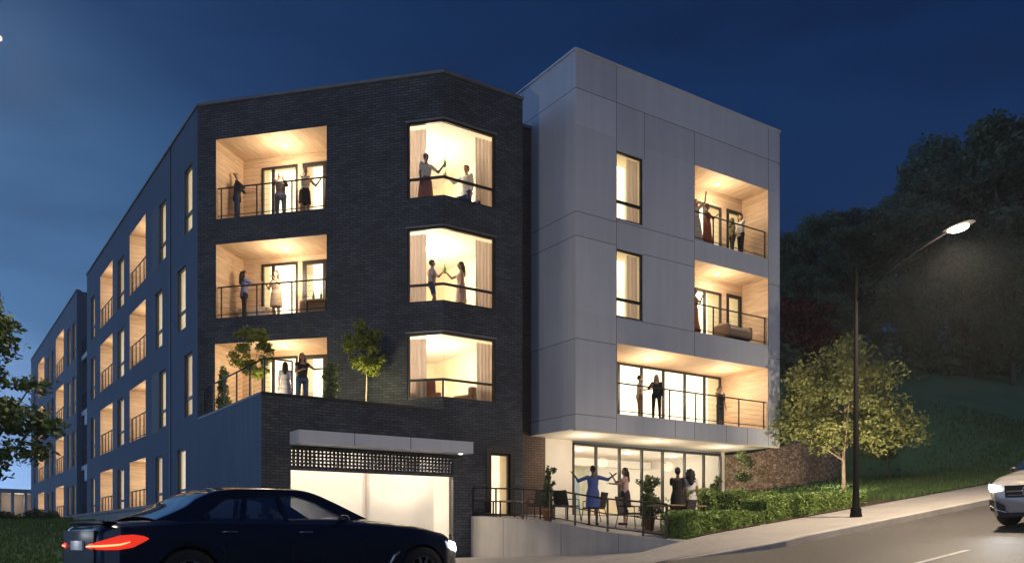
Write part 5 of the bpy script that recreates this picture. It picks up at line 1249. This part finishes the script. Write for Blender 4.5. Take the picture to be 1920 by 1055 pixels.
# tail lights, plate, trim, handles, mirrors, headlights
def slab(t, name, mt, P, thick=.03, out=(0, 0, 0)):
    g = MB(); o = Vector(out); a = [Vector(p) for p in P]; b = [p + o * thick for p in a]
    g.face(b); n = len(a)
    for i in range(n): g.face([a[i], a[(i + 1) % n], b[(i + 1) % n], b[i]])
    return g.build(name, mt, t)
for s in (1, -1):
    tl = MB(); rows = []
    for x, y, z0, z1 in ((-.02, .46, .725, .77), (-.01, .63, .715, .79), (.06, .81, .71, .825), (.2, .905, .712, .875), (.34, .935, .74, .885), (.45, .947, .80, .868), (.50, .951, .83, .845)):
        rows.append([(x, s * y, z0), (x - .02 * (x < .1), s * (y + .012), (z0 + z1) / 2), (x, s * y, z1)])
    tl.grid(rows); o = tl.build('tail_light', M['tail'], sed)
    tl = MB(); tl.tube([(-.04, s * .48, .745), (-.03, s * .62, .75), (.04, s * .82, .755), (.2, s * .918, .77), (.30, s * .94, .80)], [.008, .011, .013, .012, .006], 6); tl.build('light_bar', M['tailhot'], o)
    hl = MB(); rows = []
    for x, y, z0, z1 in ((5.15, .50, .60, .70), (5.1, .65, .62, .735), (5.0, .775, .65, .775), (4.82, .86, .70, .81)):
        rows.append([(x + .015, s * y, z0), (x + .02, s * (y + .01), (z0 + z1) / 2), (x, s * (y + .005), z1)])
    hl.grid(rows); hl.build('headlight', M['head'], sed)
    g = MB(); g.ell((3.0, s * 1.0, 1.09), (.08, .09, .06)); g.tube([(2.97, s * .86, 1.04), (3.0, s * .96, 1.07)], .02, 6); g.build('mirror', navy, sed)
    for hx in (1.36, 2.38):
        g = MB(); g.tube([(hx, s * .945, .915), (hx + .04, s * .968, .92), (hx + .17, s * .968, .922), (hx + .21, s * .944, .917)], .011, 6); g.build('door_handle', M['chrome'], sed)
    g = MB()
    for dx, dz in ((1.52, 0), (2.5, -.02), (3.42, 0)):
        pass
    def seam(m, pts):
        m.tube(pts, .005, 4)
    yb = lambda x, z: s * (interp(SS['half'], x) * 1.0 + .0005)
    for xx, x2 in ((1.4, 1.3), (2.3, 2.28), (3.3, 3.36)): seam(g, [(x2, yb(x2, 1) * .968, .95), (xx, yb(xx, .7) * .992, .72), (xx, yb(xx, .5) * 1.0, .5), (xx + .02, yb(xx, .3) * .985, .3)])
    g.build('door_seam', M['black'], sed)
    g = MB(); g.box(1.5, 3.7, min(s * .925, s * .945), max(s * .925, s * .945), .27, .285); g.build('sill_trim', M['chrome'], sed)
    g = MB(); g.tube([(3.72, s * .944, .40), (3.83, s * .948, .60), (3.92, s * .945, .66)], [.02, .024, .014], 6); g.build('air_vent', M['chrome'], sed)
g = MB(); g.box(-.012, .05, -.66, .66, .40, .93); g.build('reflection_cover', M['black'], sed)  # matte black slab added over the rear paint to hide its bright sky reflection
lamp_light('plate_lamp', (1.6 - .16, 11.44, GZ + .88), .9, (.9, .95, 1), .02)
g = MB(); g.box(-.03, .03, -.26, .26, .70, .81); g.build('number_plate', mat('plate', (.8, .8, .78), .5), sed)
g = MB(); rows = [[(x, y, z + .012 * (1 - (y / .8) ** 2)) for y in [-.72 + 1.44 * k / 12 for k in range(13)]] for x, z in ((.10, 1.0), (.05, 1.022), (.07, 1.034), (.2, 1.03), (.24, 1.01), (.10, 1.0))]; g.grid(rows); g.build('spoiler', M['black'], sed)
g = MB(); g.box(5.13, 5.17, -.42, .42, .42, .62); g.build('grille', M['black'], sed)
seats(sed, (2.5, 1.65), .42)
g = MB(); rows = [[(2.8 + .05 * math.cos(a), .37 + .17 * math.cos(a) * 0 + .17 * math.sin(a), .9 + .17 * math.cos(a)) for a in [6.28 * k / 16 for k in range(17)]]]; g.tube(rows[0], .014, 6); g.build('steering_wheel', M['black'], sed)

# white SUV coming downhill
white = paint_mat('silver_white_paint', (.42, .40, .38), .3)
suv = empty('suv', (17.95 + 4.8, 8.25, road_h(22.75) + .005), R(180), 'white SUV coming downhill at the right edge, headlight on', 'car')
suv.rotation_euler = (0, math.atan(.126), R(180)); 
# local +x is the nose; nose points to -X world
SV = dict(L=4.75, wr=.385, wheels=(.9, 3.8), levels=[(0, .90), (.08, .965), (.3, .995), (.5, 1.0), (.75, .985), (.95, .97), (1., .955)],
          half=[(0, .72), (.08, .84), (.4, .93), (2.3, .97), (4.0, .95), (4.45, .88), (4.65, .78), (4.75, .66)],
          deck=[(0, .98), (.1, 1.1), (.5, 1.14), (3.2, 1.14), (3.5, 1.13), (4.1, 1.07), (4.5, .99), (4.68, .90), (4.75, .78)],
          shoulder=[(0, .9), (.5, 1.02), (3.2, 1.02), (4.2, .97), (4.55, .88), (4.75, .72)],
          bottom=[(0, .42), (.3, .34), (1., .28), (3.8, .28), (4.5, .24), (4.75, .30)])
sb = car_body(suv, SV, white)
GS = dict(outline=[(.12, 1.12), (.3, 1.36), (.5, 1.58), (.8, 1.66), (1.6, 1.70), (2.3, 1.68), (2.65, 1.6), (3.0, 1.38), (3.35, 1.17), (3.45, 1.12)], roofspan=(3, 6), gw=(.88, .68, 1.05, 1.66),
          side=[(.5, 1.16), (.7, 1.4), (.95, 1.56), (1.6, 1.6), (2.3, 1.585), (2.55, 1.5), (2.85, 1.3), (3.0, 1.13), (2.3, 1.08), (1.0, 1.08)], pillars=[(2.0, -.04), (1.1, .05)], side_z=(1.085, 1.58))
greenhouse(suv, GS, white)
for wx in SV['wheels']:
    for s in (1, -1): wheel(suv, wx, s * .84, SV['wr'], .26, s)
for s in (1, -1):
    hl = MB(); rows = []
    for x, y, z0, z1 in ((4.74, .52, .80, .90), (4.71, .66, .78, .92), (4.62, .80, .78, .935), (4.42, .90, .82, .94)): rows.append([(x + .02, s * y, z0), (x + .045, s * (y + .01), (z0 + z1) / 2), (x, s * (y + .005), z1)])
    hl.grid(rows); hl.build('headlight', M['head'], suv)
    g = MB(); rows = [[(x + .012, s * y, z0), (x + .02, s * y, z1)] for x, y, z0, z1 in ((4.76, .46, .36, .50), (4.74, .62, .36, .60), (4.66, .79, .40, .62), (4.56, .86, .48, .60))]; g.grid(rows, smooth=False); g.build('air_intake', M['black'], suv)
    g = MB(); g.tube([(4.795, s * .42, .36), (4.78, s * .6, .42), (4.72, s * .76, .50)], .018, 6); g.build('bumper_trim', M['chrome'], suv)
    g = MB(); g.ell((3.1, s * 1.03, 1.12), (.07, .08, .06)); g.build('mirror', M['black'], suv)
g = MB(); rows = [[(4.77, y, z) for y in (-.44, -.3, 0, .3, .44)] for z in (.66, .78, .90)]; g.grid(rows, smooth=False); gr = g.build('grille', M['black'], suv)
g = MB(); g.box(4.775, 4.79, -.4, .4, .77, .80); g.box(4.775, 4.79, -.38, .38, .70, .715); 
rows = [[(4.80, .09 * math.cos(a), .785 + .09 * math.sin(a)) for a in [6.2832 * k / 20 for k in range(21)]]]; g.tube(rows[0], .012, 6)
g.build('grille_bar', M['chrome'], gr)
g = MB(); g.box(4.70, 4.77, -.60, .60, .27, .36); g.build('bumper', M['black'], suv)
seats(suv, (2.2, 1.1), .5)
hl_l = lamp_light('headlight_beam', (17.9, 8.75, road_h(18) + .9), 60, (.85, .92, 1), .06, 'SPOT', (R(78), 0, R(100)), 100)

# far pavilion and parked car at the left
pv = empty('pavilion', (8.3, 97.4, 1.4), R(20), 'small pale lit pavilion far away at the end of the lawn', 'pavilion')
g = MB(); g.box(-2.6, 2.6, -1.5, 1.5, 2.7, 3.1); g.build('roof', M['panel'], pv)
for x in (-2.4, -1.2, 0, 1.2, 2.4): g = MB(); g.box(x - .12, x + .12, -1.4, -1.2, 0, 2.7); g.build('column', M['panel'], pv)
g = MB(); g.box(-2.5, 2.5, 1.2, 1.35, 0, 2.7); g.build('wall', M['curtain'], pv); lamp_light('pavilion_lamp', (8.3, 97, 3.4), 60, (1, .8, .55), .2)
far = copy_tree(sed); far.location = (3.4, 71, ground_h(3.4, 71)); far.rotation_euler = (0, 0, R(85)); far['label'] = 'distant dark car with red tail lights at the far left beyond the lawn'

# ------------------------------------------------------------------ evening haze
m = MB(); m.box(-310, 410, -310, 510, -60, 90); hz = m.build('haze', M['frame']); tag(hz, kind='stuff'); tag(hz, 'thin evening haze hanging over the street and the wooded ridge', 'haze')
hm_ = bpy.data.materials.new('haze'); hm_.use_nodes = True; N = hm_.node_tree.nodes; N.remove(N['Principled BSDF']); pv_ = N.new('ShaderNodeVolumePrincipled')
pv_.inputs['Color'].default_value = (.8, .85, .9, 1); pv_.inputs['Density'].default_value = .0008; pv_.inputs['Anisotropy'].default_value = .55
hm_.node_tree.links.new(pv_.outputs[0], N['Material Output'].inputs['Volume']); hz.data.materials[0] = hm_
# ------------------------------------------------------------------ sky and light
w = bpy.data.worlds.new('World'); scene.world = w; w.use_nodes = True; N = w.node_tree.nodes; L = w.node_tree.links
bg = N['Background']; tc = N.new('ShaderNodeTexCoord')
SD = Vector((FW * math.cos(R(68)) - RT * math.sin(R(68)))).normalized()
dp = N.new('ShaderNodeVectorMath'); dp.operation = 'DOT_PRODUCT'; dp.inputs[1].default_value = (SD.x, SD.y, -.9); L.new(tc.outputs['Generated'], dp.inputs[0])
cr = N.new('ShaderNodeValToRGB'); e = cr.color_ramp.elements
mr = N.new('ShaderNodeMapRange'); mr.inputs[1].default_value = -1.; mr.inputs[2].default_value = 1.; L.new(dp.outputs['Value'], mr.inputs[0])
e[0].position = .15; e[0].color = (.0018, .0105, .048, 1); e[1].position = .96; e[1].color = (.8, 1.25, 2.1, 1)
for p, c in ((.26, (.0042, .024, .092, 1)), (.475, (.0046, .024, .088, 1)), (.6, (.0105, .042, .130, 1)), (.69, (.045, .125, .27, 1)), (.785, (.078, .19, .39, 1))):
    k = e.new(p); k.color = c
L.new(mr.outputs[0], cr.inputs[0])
# thin cloud wisps
mp = N.new('ShaderNodeMapping'); mp.inputs['Scale'].default_value = (1.2, 1.2, 5); L.new(tc.outputs['Generated'], mp.inputs[0])
no = N.new('ShaderNodeTexNoise'); no.inputs['Scale'].default_value = 2.6; no.inputs['Detail'].default_value = 7; L.new(mp.outputs[0], no.inputs['Vector'])
cr2 = N.new('ShaderNodeValToRGB'); cr2.color_ramp.elements[0].position = .45; cr2.color_ramp.elements[1].position = .75; cr2.color_ramp.elements[0].color = (1, 1, 1, 1); cr2.color_ramp.elements[1].color = (.62, .60, .64, 1); L.new(no.outputs['Fac'], cr2.inputs[0])
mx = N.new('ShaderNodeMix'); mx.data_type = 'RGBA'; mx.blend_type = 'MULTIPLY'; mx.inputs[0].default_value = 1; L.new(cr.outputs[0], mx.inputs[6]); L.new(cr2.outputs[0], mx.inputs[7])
sky = N.new('ShaderNodeTexSky'); sky.sky_type = 'NISHITA'; sky.sun_disc = False; sky.sun_elevation = R(1.0); sky.sun_rotation = math.atan2(SD.x, SD.y); sky.ozone_density = 4
sc_ = N.new('ShaderNodeVectorMath'); sc_.operation = 'SCALE'; sc_.inputs['Scale'].default_value = .004; L.new(sky.outputs[0], sc_.inputs[0])
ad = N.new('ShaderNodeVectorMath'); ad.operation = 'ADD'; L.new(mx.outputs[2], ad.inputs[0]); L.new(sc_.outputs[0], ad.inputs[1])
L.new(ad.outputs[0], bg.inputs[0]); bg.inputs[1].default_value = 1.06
# soft dusk light from behind the camera
sun = bpy.data.lights.new('dusk_sun', 'SUN'); sun.energy = .46; sun.angle = R(70); sun.color = (.50, .66, 1)
so = bpy.data.objects.new('dusk_sun', sun); C.objects.link(so)
d = Vector((.55, .80, -.42)); so.rotation_euler = d.to_track_quat('-Z', 'Y').to_euler()
vs_ = scene.view_settings; vs_.view_transform = 'Standard'; vs_.look = 'None'; vs_.exposure = 0; vs_.gamma = 1
scene.cycles.use_denoising = True; scene.cycles.max_bounces = 6; scene.cycles.transparent_max_bounces = 12; scene.cycles.sample_clamp_indirect = 4; scene.cycles.sample_clamp_direct = 9; scene.cycles.caustics_reflective = False; scene.cycles.caustics_refractive = False
